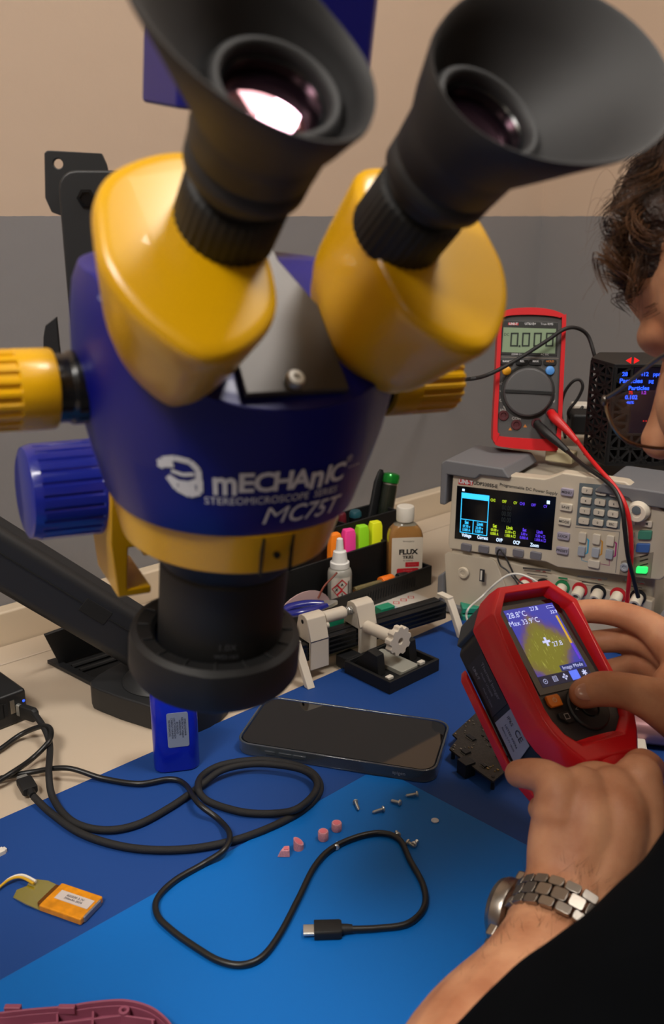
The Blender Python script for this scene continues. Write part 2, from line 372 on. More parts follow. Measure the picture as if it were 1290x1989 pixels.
# prism housings
FACE = [(40, -3), (38, 8), (33, 17), (24, 23.5), (13, 28), (4, 29), (-6, 26), (-11, 15), (-12, 0), (-12, -18), (-9, -31), (-1, -40), (10, -46), (20, -46), (30, -37), (37, -26), (40.5, -14)]
FACE = catmull(FACE, 4, True)
vd = V((0, math.sin(INC), math.cos(INC))); dm = V((0, -math.cos(INC), math.sin(INC)))
HG = 'eyepieces'
for sg, side in ((-1, 'left'), (1, 'right')):
    B = V((sg * .0313, -.0528, .1998)); dv = V((sg * math.sin(DL), -math.cos(DL) * math.cos(INC), math.cos(DL) * math.sin(INC)))
    ux = V((1, 0, 0)); cu_, cv = sg * .013, -.009
    def fring(t, sc):
        k = max(0, -(t + .0045)) / .0375; o = []
        for a, b in FACE:
            a *= (1 - .26 * k) if a > 0 else (1 + .1 * k); b *= (1 - .16 * k)
            o.append(B + ux * (cu_ + (sg * a / 1000 - cu_) * sc) + vd * (cv + (b / 1000 - cv) * sc) + dm * t)
        return o
    seq = [(.0008, .86), (.0003, .945), (-.0008, .98), (-.0025, .996), (-.0045, 1.0), (-.014, 1.0), (-.025, 1.0), (-.034, .995), (-.040, .97), (-.042, .94), (-.047, .9)]
    MB().loft([fring(t, k) for t, k in seq]).build('prism_housing', YEL, scope, angle=60)
    L = FZ(B, dv, (1, 0, 0))
    kn = lambda u, z: 1 + (.025 if int(u * 72) % 2 else 0)
    MB().lathe([(.0150, -.003), (.0158, -.001), (.0158, .0165), (.0145, .018)], 144, L, rf=lambda u, z: 1 + (.022 if int(u * 144) % 4 < 2 else 0)).build('diopter_ring', BLKM, scope, angle=60)
    MB().lathe([(.0138, .017), (.0138, .0215), (.0146, .0225), (.0146, .026), (.0138, .0275)], 48, L).build('barrel', RUB, scope)
    # rubber eyecup, winged on its outer side
    n = 72; rings = []
    out = V((sg, 0, 0)); lx = (L.inverted().to_3x3() @ out); pa = math.atan2(lx.y, lx.x)
    def er(t, r, k, dt=0, drr=0):
        o = []
        for j in range(n):
            a = 2 * math.pi * j / n; w_ = ((1 + math.cos(a - pa)) / 2) ** 1.5
            tt = t + (.0605 + .021 * w_ - t) * k + dt; rr = r + (.0248 + .0215 * w_ - r) * k + drr
            o.append(L @ V((rr * math.cos(a), rr * math.sin(a), tt)))
        return o
    rings = [er(.0228, .0150, 0), er(.0232, .0170, 0), er(.0245, .0182, 0), er(.030, .0184, 0), er(.0305, .0178, 0), er(.0320, .0178, 0), er(.0325, .0186, 0), er(.0415, .0194, 0), er(.044, .0203, 0), er(.045, .0210, .25), er(.0455, .0210, .6), er(.045, .02, .93), er(.045, .02, 1.0, .0004, -.0006), er(.045, .02, .985, .0002, -.0016), er(.048, .0196, .62, 0, -.0014), er(.048, .0192, .28, 0, -.0008), er(.0500, .0190, 0), er(.0515, .0186, 0), er(.0535, .0178, 0), er(.0545, .0165, 0), er(.0540, .0152, 0), er(.0515, .0146, 0), er(.046, .0142, 0)]
    MB().loft(rings, (1, 0)).build('eyecup', RUB, scope, angle=70)
    MB().lathe([(.0143, .0445), (.0143, .0500), (.0139, .0506), (.0134, .0500), (.0132, .0445)], 48, L).build('lens_ring', BLKG, scope)
    lp_ = S @ (L @ V((0, 0, .047))); nw = (S.to_3x3() @ dv).normalized(); vw = (lp_ - CAM).normalized(); rf_ = vw - nw * (2 * vw.dot(nw)); tt_ = (ZC - lp_.z) / rf_.z; hp_ = lp_ + rf_ * tt_
    LZ = mat('coated_lens', '#140c12', .03, spec=.9); LZ.node_tree.nodes['Principled BSDF'].inputs['IOR'].default_value = 2.6; LZ.node_tree.nodes['Principled BSDF'].inputs['Specular Tint'].default_value = (1, .55, .72, 1)
    MB().lathe([(.0136, .0450), (.0132, .0462), (.0118, .0467), (.009, .0471), (.006, .04735), (.003, .0475), (.0002, .04755)], 48, L).build('lens', LZ, scope, angle=80)
# cover plate and screws between the housings
sl = math.atan(.86)
PL = T(V((0, -.0535, .1405))) @ Matrix.Rotation(sl, 4, 'X')
MB().prism([(-.020, .004), (.020, .004), (.019, .040), (.009, .060), (.008, .072), (-.008, .072), (-.009, .060), (-.019, .040)], .0002, .0035, PL).build('cover_plate', mat('grey_plate', '#4f4b48', .45, .35), scope, .0006)
for y in (.008, .060):
    mb = MB(); mb.lathe([(.0034, .003), (.0034, .0058), (.0028, .0066), (.0012, .0066), (.0011, .0055)], 20, PL @ T(V((-.001, y, 0)))); mb.build('screw', MET, scope)
MB().box((0, .079, .006), (.010, .010, .014), PL).build('top_tab', BLU, scope, .001)
# zoom knobs
def ribbed(u, z): return 1 - (.075 if (u * 20) % 1 < .45 and z > .0255 else 0)
for sg in (-1, 1):
    K = FZ(V((sg * .058, .004, .1325 if sg < 0 else .128)), V((sg, 0, 0)), (0, 0, 1))
    MB().lathe([(.0135, -.004), (.0135, .006), (.0125, .0075), (.0125, .0125)], 40, K).build('knob_hub', BLKG, scope, .0004)
    MB().lathe([(.0125, .012), (.0143, .0126), (.0146, .0135), (.0146, .0255), (.0145, .0262), (.0145, .046), (.0135, .0485), (.010, .049)], 120, K, rf=ribbed if sg else None).build('zoom_knob', YEL, scope, angle=25)
# photo tube and camera block behind
MB().lathe([(.0165, .15), (.0165, .2165), (.0150, .217), (.0150, .235)], 40, T(V((0.010, .040, 0)))).build('photo_tube', BLKM, scope, .0005)
MB().lathe([(.0172, .2165), (.0178, .218), (.0178, .226), (.0172, .2275)], 40, T(V((0.010, .040, 0)))).build('tube_ring', SIL, scope, .0003)
p0 = inplane(S, 272, 150, 1, .020); p1 = inplane(S, 727, 250, 1, .020)
mb = MB(); zb = .5 * (inplane(S, 330, 212, 1, .020).z + p1.z)
p0.x += .017
mb.prism([(p0.x, .030), (p0.x + .010, .020), (p1.x - .006, .020), (p1.x, .028), (p1.x, .070), (p0.x, .070)], zb, zb + .075)
mb.build('camera_block', BLU, scope, .0015)
# focus bracket: yellow casting behind the body, blue focus knob on its left
a = inplane(S, 205, 1000, 1, .045); b = inplane(S, 300, 1150, 1, .045)
x0 = inplane(S, 192, 1080, 1, .043).x + .0055
mb = MB()
mb.prism([(x0, .100), (x0, .045), (x0 + .004, .0165), (x0 + .020, .0165), (x0 + .020, .0205), (x0 + .0085, .0205), (x0 + .0085, .042), (.036, .042), (.036, .100)], .0, .034, T(V((0, .078, 0))) @ XZ)
mb.box((.0, .062, .038), (.040, .030, .006)); mb.box((.036, .061, .052), (.006, .034, .06))
mb.box((0, .055, .10), (.06, .05, .03))
mb.build('focus_bracket', YEL, scope, .001)
kc = SI @ at(208, 942, .432)
K = FZ(kc, V((-1, 0, 0)), (0, 0, 1))
MB().lathe([(.0225, 0), (.0235, .001), (.0235, .0045), (.0222, .0052), (.0222, .0068), (.0221, .0076), (.0218, .0322), (.0217, .0335), (.0205, .037), (.0180, .038)], 192, K, rf=lambda u, z: 1 - (.03 if (u * 24) % 1 < .2 and .007 < z < .033 else 0)).build('focus_knob', mat('knob_blue', '#10208c', .3, coat=.35), scope, angle=28)
MB().lathe([(.012, -.03), (.012, .001)], 24, K).build('focus_shaft', BLKM, scope)
# ------------------------------------------------------------------ articulated arm that carries it
armF = T(on(290, 1395, 0) + V((0, .05, 0)))
arm = thing('monitor_arm', 'black articulated arm clamped to the bench, carrying the microscope', 'support arm', armF)
def beam(a, b, w, h, name, m, bev=.008, up=(0, 0, 1)):
    a, b = V(a), V(b); x = b - a; L_ = x.length; F_ = FR(a, x, V(up).cross(x))
    mb = MB(); mb.box((L_ / 2, 0, 0), (L_, w, h), F_); return tin(mb, arm).build(name, m, arm, bev, seg=3)
pa = at(330, 1275, .86); pb = at(-150, 985, .74)
ARM = mat('arm_black', '#1c1d1f', .5, bump=(800, .1, .0003))
beam(pa, pb, .046, .048, 'lower_link', ARM, .010)
dv_ = (pb - pa).normalized(); F_ = FR(pa, dv_, V((0, 0, 1)).cross(dv_))
mb = MB()
q0 = inplane(F_, 163, 1170, 1, .0232 if (F_.inverted() @ CAM).y > 0 else -.0232); ysg = 1 if (F_.inverted() @ CAM).y > 0 else -1
q1 = inplane(F_, 208, 1205, 1, ysg * .0232)
mb.box(((q0.x + q1.x) / 2, ysg * .0232, q0.z * .5 + q1.z * .5), (abs(q0.x - q1.x), .0012, .013), F_); tin(mb, arm).build('slot', mat('void_black', '#050506', .9), arm, .0005)
mb = MB(); mb.box((.12, ysg * .0233, .006), (.24, .0006, .0012), F_); mb.box((.36, ysg * .0233, .006), (.12, .0006, .0012), F_); tin(mb, arm).build('seam', mat('void_black', '#050506', .9), arm)
# base: housing with post on the bench
g0 = on(172, 1372, 0); g1 = on(292, 1412, 0); gx = (g1 - g0).normalized(); gy = V((-gx.y, gx.x, 0)); GF = FR(g0, gx, gy)
outl = catmull([(0, .004), (.03, -.0035), (.06, -.004), (.09, -.002), (.115, .01), (.118, .05), (.09, .075), (.02, .072), (0, .05)], 3, True)
mb = MB(); mb.prism([(p[0], p[1]) for p in outl], 0, .0235, GF); tin(mb, arm).build('base', ARM, arm, .002)
pc = GF @ V((.052, .038, 0))
mb = MB(); mb.lathe([(.034, .0235), (.03, .028), (.021, .036), (.019, .05), (.019, .085)], 40, T(pc)); tin(mb, arm).build('post', ARM, arm, .001)
mb = MB(); mb.lathe([(.027, 0), (.029, .002), (.029, .052), (.027, .054)], 40, FZ(V((pa.x, pa.y, pa.z)) - V((0, 0, .03)), (0, 0, 1))); tin(mb, arm).build('joint', ARM, arm)
beam(V((pc.x, pc.y, .075)), pa, .03, .03, 'neck', ARM, .006)
# elbow beyond the left edge and the upper link back to the mounting plate
pl = at(185, 560, .505)
beam(at(-150, 985, .74) + V((0, 0, -.02)), at(-160, 742, .68), .05, .05, 'elbow', ARM, .01)
beam(at(-160, 742, .68), at(190, 742, .53), .03, .032, 'upper_link', ARM, .008)
PF_ = FR(at(110, 330, .50), V((1, .12, 0)), V((0, 0, 1)))      # x right, y up, z towards the viewer
mb = MB(); hh = -inplane(PF_, 110, 690, 2, 0).y; rad = .006
mb.prism(rrect(.078, hh, .010, 4, .039, -hh / 2), -.014, 0, PF_); tin(mb, arm).build('mounting_plate', ARM, arm, .0015)
mb = MB(); e = lambda x, y: tuple(inplane(PF_, x, y, 2, -.0145)[:2])
for poly, hx, hy in (([e(86, 296), e(92, 292), e(198, 298), e(212, 330), e(215, 420), e(108, 420), e(88, 400)], 113, 318), ([e(110, 615), e(88, 632), e(84, 655), e(84, 720), e(120, 720)], 0, 0)):
    if hx:
        n = 28; h_ = V((*e(hx, hy), 0)); rr = .0026
        inner = [(h_.x + rr * math.cos(2 * math.pi * i / n), h_.y + rr * math.sin(2 * math.pi * i / n)) for i in range(n)]
        outp = []
        for i in range(n):       # cast from the hole to the outline
            dx, dy = math.cos(2 * math.pi * i / n), math.sin(2 * math.pi * i / n); best = None
            for k in range(len(poly)):
                ax, ay = poly[k]; bx, by = poly[(k + 1) % len(poly)]; ex_, ey = bx - ax, by - ay; den = dx * ey - dy * ex_
                if abs(den) < 1e-12: continue
                t = ((ax - h_.x) * ey - (ay - h_.y) * ex_) / den; u_ = ((ax - h_.x) * dy - (ay - h_.y) * dx) / den
                if t > 0 and -1e-6 <= u_ <= 1 + 1e-6 and (best is None or t < best): best = t
            outp.append((h_.x + dx * best, h_.y + dy * best))
        mb.ringprism(outp, inner, -.018, -.0142, PF_)
    else: mb.prism(poly, -.018, -.0142, PF_)
    tin(mb, arm).build('mounting_tab', ARM, arm, .0006); mb = MB()
h_ = inplane(PF_, 168, 385, 2, 0); mb = MB(); mb.lathe([(.0052, -.0002), (.0052, .0012), (.0035, .0014), (.0034, .0004)], 6, PF_ @ T(V((h_.x, h_.y, 0)))); tin(mb, arm).build('hex_bolt', BLKG, arm)
# bracket from plate to the scope
beam(PF_ @ V((.055, -hh * .55, 0)), S @ V((0, .075, .10)), .034, .05, 'carrier', ARM, .004)
# cable grommet with open lid
gr = thing('cable_grommet', 'black desk cable port with its lid propped open beside the arm base', 'cable grommet', T(on(150, 1290, 0)))
P4 = [on(92, 1289, 0), on(203, 1256, 0), on(300, 1290, 0), on(178, 1334, 0)]
ctr = sum(P4, V()) / 4
mb = MB(); inn = [ctr + (p - ctr) * .74 for p in P4]
mb.loft([[p + V((0, 0, .0001)) for p in P4], [p + V((0, 0, .004)) for p in P4], [p + V((0, 0, .004)) for p in inn], [p + V((0, 0, .0001)) for p in inn]], closed=True); tin(mb, gr).build('rim', ARM, gr, .0005)
mb = MB(); mb.loft([[p + V((0, 0, .0002)) for p in inn], [p + V((0, 0, .001)) for p in inn]]); tin(mb, gr).build('well', mat('void_black', '#050506', .9), gr)
for k in (.35, .6):
    mb = MB(); mb.tube([inn[0].lerp(inn[3], k) + V((0, 0, .0035)), inn[1].lerp(inn[2], k) + V((0, 0, .0035))], .0022, 8); tin(mb, gr).build('cable', BLKM, gr)
l0, l1 = on(113, 1286, .004), on(212, 1256, .004); u0, u1 = on(84, 1231, .048), on(165, 1202, .048)
nn = (l1 - l0).cross(u0 - l0).normalized() * .003
mb = MB(); mb.loft([[l0, l1, u1, u0], [l0 + nn, l1 + nn, u1 + nn, u0 + nn]]); tin(mb, gr).build('lid', ARM, gr, .0005)
# ------------------------------------------------------------------ bench power supply in the corner
ZM = Z1
Lf = on(866, 1186, ZM)
PSX = V((.843, -.539, 0)).normalized(); PSY = V((.539, .843, 0)).normalized()
PS = FR(Lf, PSX, PSY)
psu = thing('bench_power_supply', 'beige bench power supply with colour display and keypad in the corner', 'power supply', PS)
PIV = mat('ivory_plastic', '#c3b7a3', .45, bump=(900, .08, .0002)); PIV2 = mat('ivory_dark', '#a39a8a', .5)
PGR = mat('grey_bumper', '#6a6a6d', .6, bump=(900, .1, .0002)); KEY = mat('key_grey', '#6b6970', .5); KEYL = mat('key_ivory', '#c9bfae', .5)
def P(x, y, off=0.0): q = inplane(PS, x, y, 1, off); return (q.x, q.z)
H_ = P(880, 912)[1]; WD = P(1284, 1080)[0]
xl, xr = .0, WD
# upper face panel (proud), lower panel, chassis, bumpers
mb = MB(); mb.box((WD / 2, .15, H_ / 2 + .004), (WD - .012, .27, H_ - .016)); mb.build('chassis', PIV2, psu, .003)
up = [P(870, 1055), P(872, 1066), P(1010, 1086), P(1060, 1092), P(1082, 1102), P(1282, 1128), P(1293, 1120), (WD, H_ - .01), P(1215, 936), P(1092, 918), P(1075, 925), P(1058, 930), P(880, 912)]
mb = MB(); mb.prism([(p[0], p[1]) for p in up], -.0, .016, XZ @ Matrix.Scale(-1, 4, (0, 0, 1)) @ T(V((0, 0, -.0))) if False else XZ @ T(V((0, 0, -.016)))); mb.build('face_panel', PIV, psu, .0018)
lo = [(.002, .006), (WD - .004, .006), (WD - .004, .06), (.002, .075)]
mb = MB(); mb.prism(lo, -.016, -.004, XZ); mb.build('terminal_panel', PIV, psu, .0015)
sw = [P(866, 1160), P(862, 1078), P(868, 1073), P(955, 1087), P(963, 1094), P(985, 1150), P(990, 1180), P(870, 1180)]
mb = MB(); mb.prism(sw, -.006, -.0015, XZ); mb.build('switch_panel', PIV, psu, .001)
# bumpers: corner guards and feet
TZ = H_ + .001
for xa, xb in ((-.010, .070), (WD - .066, WD + .010)):
    s_ = 1 if xa < 0 else -1
    e0 = xa if s_ > 0 else xb
    mb = MB(); mb.prism([(e0, TZ - .040), (e0, TZ + .006), (e0 + s_ * .006, TZ + .010), (e0 + s_ * .070, TZ + .010), (e0 + s_ * .078, TZ), (e0 + s_ * .045, TZ - .001), (e0 + s_ * .040, TZ - .006), (e0 + s_ * .008, TZ - .006), (e0 + s_ * .007, TZ - .040)], -.075, .006, XZ)
    mb.build('corner_guard', PGR, psu, .002)
    mb = MB(); mb.prism([(e0, .0), (e0, .040), (e0 + s_ * .007, .046), (e0 + s_ * .009, .010), (e0 + s_ * .045, .009), (e0 + s_ * .05, .0)], -.075, .004, XZ)
    mb.build('foot_guard', PGR, psu, .002)
mb = MB(); mb.box((WD / 2, .15, .004), (WD - .07, .25, .008)); mb.build('underside', PGR, psu)
def onface(poly, off0, off1, name, m, bev=0, pane=None):
    mb = MB(); mb.prism([(p[0], p[1]) for p in poly], off0, off1, XZ); return mb.build(name, m, pane or psu, bev)
FO = .0   # face plane
scr = [P(888, 943), P(1081, 965), P(1072, 1069), P(883, 1046)]
ps_scr = onface(scr, -.001, .0004, 'display', mat('screen_glass', '#05070d', .12, emis=.05), .0004)
S0, S1, S3 = V(scr[0]), V(scr[1]), V(scr[3])
def sc(u, v): q = S0 + (S1 - S0) * u + (S3 - S0) * v; return q
def uvfn(u0, v0, hz, off=.0008):    # writing laid into the display; hz is letter height in v
    ex = (S1 - S0); ey = -(S3 - S0)
    def f(x, y, z): q = sc(u0, v0) + ex * x * (hz * .37) + ey * y * hz; return (q.x, -off, q.y)
    return f
CY_, YG_, VI_, WH_ = mat('led_cyan', '#35c2ff', .5, emis=1.0), mat('led_lime', '#b6d429', .5, emis=.75), mat('led_violet', '#5b3bea', .5, emis=.8), mat('led_white', '#cfe6ff', .5, emis=.9)
BD_ = mat('led_blue', '#1277c9', .5, emis=.7)
def rect(mb, u0, v0, u1, v1, off=.0006):
    q = [sc(u0, v0), sc(u1, v0), sc(u1, v1), sc(u0, v1)]; mb.add([(p.x, -off, p.y) for p in q], [(0, 1, 2, 3)])
mb = MB(); rect(mb, .055, .115, .345, .215)
for r_ in ((.055, .215, .0625, .86), (.338, .215, .345, .86), (.055, .60, .345, .612), (.055, .85, .345, .862), (.19, .60, .197, .86)): rect(mb, *r_)
for u, s_ in ((.125, 'Set'), (.265, 'Limit')): textmb(mb, [(s_, 1, 0, 0, .03)], None, 0, uvfn(u, .66, .085))
for u, v, s_ in ((.125, .735, '07.70 v'), (.26, .735, '33.00 v'), (.125, .80, '5.000 A'), (.26, .80, '5.500 A')): textmb(mb, [(s_, 1, 0, 0, .02)], None, 0, uvfn(u, v, .07))
mb.build('readout', CY_, ps_scr, flat=True)
mb = MB()
for u, s_ in ((.385, 'CH2'), (.50, 'OFF'), (.61, 'CV')): textmb(mb, [(s_, 1, 0, 0, .02)], None, 0, uvfn(u, .19, .07))
for u, s_ in ((.42, 'Set'), (.57, 'Limit')): textmb(mb, [(s_, 1, 0, 0, .03)], None, 0, uvfn(u, .655, .085))
for u, v, s_ in ((.42, .73, '00.00 v'), (.58, .73, '33.00 v □'), (.42, .80, '0.000 A'), (.58, .80, '1.000 A □')): textmb(mb, [(s_, 1, 0, 0, .02)], None, 0, uvfn(u, v, .07))
mb.build('readout', YG_, ps_scr, flat=True)
mb = MB()
for u, s_ in ((.68, 'CH3'), (.79, 'OFF'), (.905, 'CV')): textmb(mb, [(s_, 1, 0, 0, .02)], None, 0, uvfn(u, .19, .07))
for u, s_ in ((.72, 'Set'), (.87, 'Limit')): textmb(mb, [(s_, 1, 0, 0, .03)], None, 0, uvfn(u, .655, .08))
for u, v, s_ in ((.72, .73, '5.00 v'), (.88, .73, '5.50 v □'), (.72, .80, '0.000 A'), (.88, .80, '1.000 A □')): textmb(mb, [(s_, 1, 0, 0, .02)], None, 0, uvfn(u, v, .07))
mb.build('readout', VI_, ps_scr, flat=True)
mb = MB()
for u, s_ in ((.13, 'Voltage'), (.30, 'Current'), (.475, 'OVP'), (.65, 'OCP'), (.83, 'Zoom')): textmb(mb, [(s_, 1, 0, 0, .03)], None, 0, uvfn(u, .905, .09))
rect(mb, .915, .08, .945, .14); rect(mb, .06, .045, .085, .085)
mb.build('soft_labels', WH_, ps_scr, flat=True)
mb = MB()
for u in (.53,):
    for v in (.30, .41, .52): textmb(mb, [('00.00', 1, 0, 0, 0)], None, 0, uvfn(u, v, .12))
mb.build('readout', mat('led_dim', '#1c2326', .5, emis=.35), ps_scr, flat=True)
def at_px(st, x, y, h, bold=.02, k=1, off=.0003, sh=0, slope_=0):   # writing on the front panel
    c = P(x, y, -off)
    return (st, h, c[0], c[1], bold, sh, k)
lb = PS  # panel text
text('lettering', [at_px('UDP3305S-E', 943, 941.5, .0052, .03)], mat('ink_dark', '#2a2725', .6), psu, XZ @ T(V((0, 0, .0004))))
text('lettering', [at_px('Programmable DC Power Supply', 1026, 950, .0046, .01)], mat('ink_dark', '#2a2725', .6), psu, XZ @ T(V((0, 0, .0004))))
onface([P(892, 930), P(919, 933), P(918, 943), P(891, 940)], 0, .0005, 'badge', mat('logo_red', '#c22630', .5))
text('lettering', [at_px('UNI-T', 905.5, 936.5, .0062, .05, .95)], WPR, psu, XZ @ T(V((0, 0, .0008))))
def keyat(x, y, w, h, m, name='key', prot=.0035, st=None, sk=0, r=.0012):
    c = P(x, y)
    mb = MB(); pl_ = rrect(w, h, min(r, w * .3, h * .3), 2, c[0], c[1]); mb.prism([(a, b + (a - c[0]) * sk) for a, b in pl_], -.001, prot, XZ); o = mb.build(name, m, psu, .0006)
    if st: text('legend', [(st, h * .5, c[0], c[1], .02)], mat('ink_dark', '#2a2725', .6), o, XZ @ T(V((0, 0, prot + .0002))))
    return o
for x, y in ((907, 1062), (941, 1065.5), (974, 1069), (1008, 1073), (1042, 1078)): keyat(x, y, .0115, .0078, KEY, 'soft_key')
for x, y, s_ in ((1103, 955, 'MENU'), (1101, 984, 'SAVE'), (1098, 1012, 'MODE'), (1096, 1040, 'LOCK'), (1094, 1068, 'PRESET')): keyat(x, y, .0125, .0074, KEYL if s_ in ('SAVE', 'MODE') else mat('key_lilac', '#9a93a3', .5), 'key', st=s_)
onface([P(1126, 938), P(1212, 945), P(1204, 1028), P(1119, 1020)], 0, .0003, 'keypad_field', mat('panel_slate', '#5d676c', .55))
kp = ['7', '8', '9', '4', '5', '6', '1', '2', '3', '-', '0', 'ESC']
for i in range(12):
    r_, c_ = divmod(i, 3); keyat(1142 - r_ * 2.1 + c_ * 27.3, 952 + r_ * 19.6 + c_ * 3.0, .0105, .0062, KEYL, 'key', st=kp[i])
# channel keys and traces
for k, (cx, mcol) in enumerate(((1133, '#3f9fc4'), (1160, '#c98f37'), (1187, '#a42a72'))):
    dy = k * 3.0; mm = mat('trace_%d' % k, mcol, .5)
    keyat(cx, 1043 + dy, .0075, .0105, KEYL, 'key', st=None); keyat(cx - 2, 1069 + dy, .0072, .0098, mat('key_pale', '#9ea3ab', .5), 'key')
    onface([P(cx + 7, 1045 + dy), P(cx + 12, 1049 + dy), P(cx + 10, 1074 + dy), P(cx - 2, 1080 + dy), P(cx - 2, 1077 + dy), P(cx + 7, 1073 + dy), P(cx + 9, 1050 + dy), P(cx + 6, 1047 + dy)], 0, .0003, 'trace', mm)
keyat(1155, 1094, .0115, .0078, KEYL, 'key')
def line(pts, wd, name, m, off=.0003):
    mb = MB()
    for (xa, ya), (xb, yb) in zip(pts, pts[1:]):
        a, b = V(P(xa, ya)), V(P(xb, yb)); n = (b - a).normalized(); n = V((-n.y, n.x)) * wd / 2; b = b + (b - a).normalized() * wd / 2
        mb.add([(q.x, -off, q.y) for q in (a - n, b - n, b + n, a + n)], [(0, 1, 2, 3)])
    return mb.build(name, m, psu, flat=True)
line([(1130, 1082), (1130, 1088), (1144, 1092)], .0005, 'trace', MATS['trace_0'])
line([(1166, 1095), (1184, 1098), (1184, 1085)], .0005, 'trace', MATS['trace_2'])
line([(1118, 1024), (1204, 1033), (1196, 1112)], .0006, 'panel_line', PGR)
# rotary knob
def knobat(x, y, r0, r1, h, m, name='knob'):
    c = P(x, y); F_ = XZ @ T(V((c[0], c[1], 0)))
    return MB().lathe([(r0, 0), (r0, h * .35), (r1, h), (r1 * .5, h), (r1 * .48, h - .001), (.001, h - .001)], 36, F_).build(name, m, psu, .0004)
knobat(1244, 990, .0105, .0085, .014, mat('knob_white', '#d8cdbb', .45))
c = P(1244, 984); MB().lathe([(.0042, .0131), (.0042, .0142), (.001, .0144)], 24, XZ @ T(V((c[0], c[1], 0)))).build('knob_cap', mat('panel_slate', '#5d676c', .55), psu)
keyat(1258, 1016, .010, .0062, KEYL, 'key', st='◀')
keyat(1228, 1012, .008, .0062, KEYL, 'key')
keyat(1254, 1038, .0125, .0085, mat('key_green', '#3d7f6a', .5), 'key', sk=.15)
keyat(1250, 1063, .0125, .0088, mat('key_blue', '#3a5fa0', .5), 'key', sk=.15)
for y in (1036, 1058): keyat(1226, y, .007, .006, KEYL, 'key')
onface([P(1207, 1090), P(1270, 1072), P(1264, 1124), P(1203, 1116)], 0, .0003, 'power_field', mat('panel_taupe', '#8b8070', .55))
for y in (1080, 1088, 1097): line([(1243, y + 2), (1258, y - 2)], .0014, 'vent', mat('ink_dark', '#2a2725', .6))
keyat(1248, 1106, .0105, .0065, mat('led_green', '#2ef070', .5, emis=.9), 'indicator', sk=.15)
knobat(1214, 1101, .0045, .004, .003, mat('key_pale', '#9ea3ab', .5), 'power_button')
knobat(901, 1112, .0066, .0058, .003, PIV, 'power_button')
onface([P(937, 1102), P(946, 1104), P(945, 1127), P(936, 1125)], .005, .0065, 'usb_port', mat('port_black', '#15151a', .5))
onface([P(939, 1104.5), P(942, 1105), P(941, 1123), P(938, 1122.5)], .0064, .0072, 'usb_tongue', WHT)
REDP = mat('terminal_red', '#c0222a', .4); GRNP = mat('terminal_green', '#1f7a4a', .4); CREAM = mat('terminal_cream', '#d9cfbd', .45)
TERM = [(1022, 1142, REDP), (1056, 1146, BLK), (1093, 1149, GRNP), (1127, 1154, REDP), (1163, 1159, BLK), (1201, 1164, REDP), (1240, 1168, BLK)]
for x, y, m in TERM:
    c = P(x, y - 9, .004); F_ = XZ @ T(V((c[0], c[1], -.004)))
    MB().lathe([(.0078, 0), (.0078, .0016), (.0063, .0018)], 28, F_, cap=(1, 1)).build('terminal_ring', m, psu)
    o = MB().lathe([(.0056, .001), (.0058, .010), (.0052, .0135), (.0030, .0138), (.0029, .012)], 28, F_ @ Matrix.Rotation(math.radians(18), 4, 'X')).build('terminal', CREAM, psu, .0004)
    MB().lathe([(.0029, .0119), (.0001, .0119)], 20, F_ @ Matrix.Rotation(math.radians(18), 4, 'X') @ T(V((0, 0, .0001)))).build('socket', mat('void_black', '#050506', .9), o)
DKI = mat('ink_soft', '#4a4642', .6)
for x, y, w_ in ((1042, 1105, 26), (1150, 1121, 28), (1232, 1128, 18)):
    line([(x - w_, y - 2), (x + w_, y + 3)], .0022, 'legend_bar', DKI); line([(x - w_ * .7, y + 9), (x + w_ * .8, y + 14)], .001, 'legend_bar', DKI)
    text('lettering', [at_px('30V  3A', x + 6, y + 6, .0032, .03)], REDP, psu, XZ @ T(V((0, 0, -.0036))))
line([(1085, 1122), (1101, 1124)], .002, 'legend_bar', GRNP)
for o in psu.children:
    if o.name.startswith('legend_bar'): o.location.y += .0
# small ivory clip box on the top front
# ------------------------------------------------------------------ multimeter standing on the supply
ZT = ZM + TZ + .010
mc = on(1024, 882, ZT)
tl = math.radians(12)
MX = V((math.cos(-.10), math.sin(-.10), 0)); MYh = V((-MX.y, MX.x, 0))
MZ = V((0, 0, math.cos(tl))) + MYh * math.sin(tl)
MM = FR(mc, MX, MZ.cross(MX))
dmm = thing('multimeter', 'red and grey digital multimeter reading 0.000 leaning upright on the power supply', 'multimeter', MM)
def Q(x, y, off=0.0): q = inplane(MM, x, y, 1, off); return (q.x, q.z)
RED = mat('red_bumper', '#c8151d', .42, bump=(600, .06, .0002)); GPN = mat('grey_panel', '#4b4a4a', .5)
yf = -.0
outer = [Q(968, 620), Q(962, 740), Q(957, 840), Q(960, 858), Q(975, 868), Q(1070, 876), Q(1084, 868), Q(1089, 850), Q(1094, 740), Q(1099, 622), Q(1095, 612), Q(1070, 602), Q(1032, 598), Q(990, 601), Q(972, 610)]
inner = [Q(975, 622), Q(970, 740), Q(966, 830), Q(970, 842), Q(978, 848), Q(1068, 853), Q(1078, 846), Q(1082, 830), Q(1086, 740), Q(1091, 628), Q(1086, 618), Q(1065, 614), Q(1032, 612), Q(995, 613), Q(978, 617)]
outer = catmull(outer, 4, True); inner = catmull(inner, 4, True)
minz = min(p[1] for p in outer); outer = [(a, max(b, .0)) for a, b in outer]
MB().ringprism(outer, inner, -.006, .004, XZ).build('bumper', RED, dmm, .002)
MB().prism([(a * .98, .001 + b * .98) for a, b in outer], -.034, -.0062, XZ).build('bumper', RED, dmm, .004)
MB().prism(inner, -.0055, .0005, XZ).build('face', GPN, dmm, .0005)
def mface(poly, o0, o1, name, m, bev=0, par=None):
    return MB().prism(poly, o0, o1, XZ).build(name, m, par or dmm, bev)
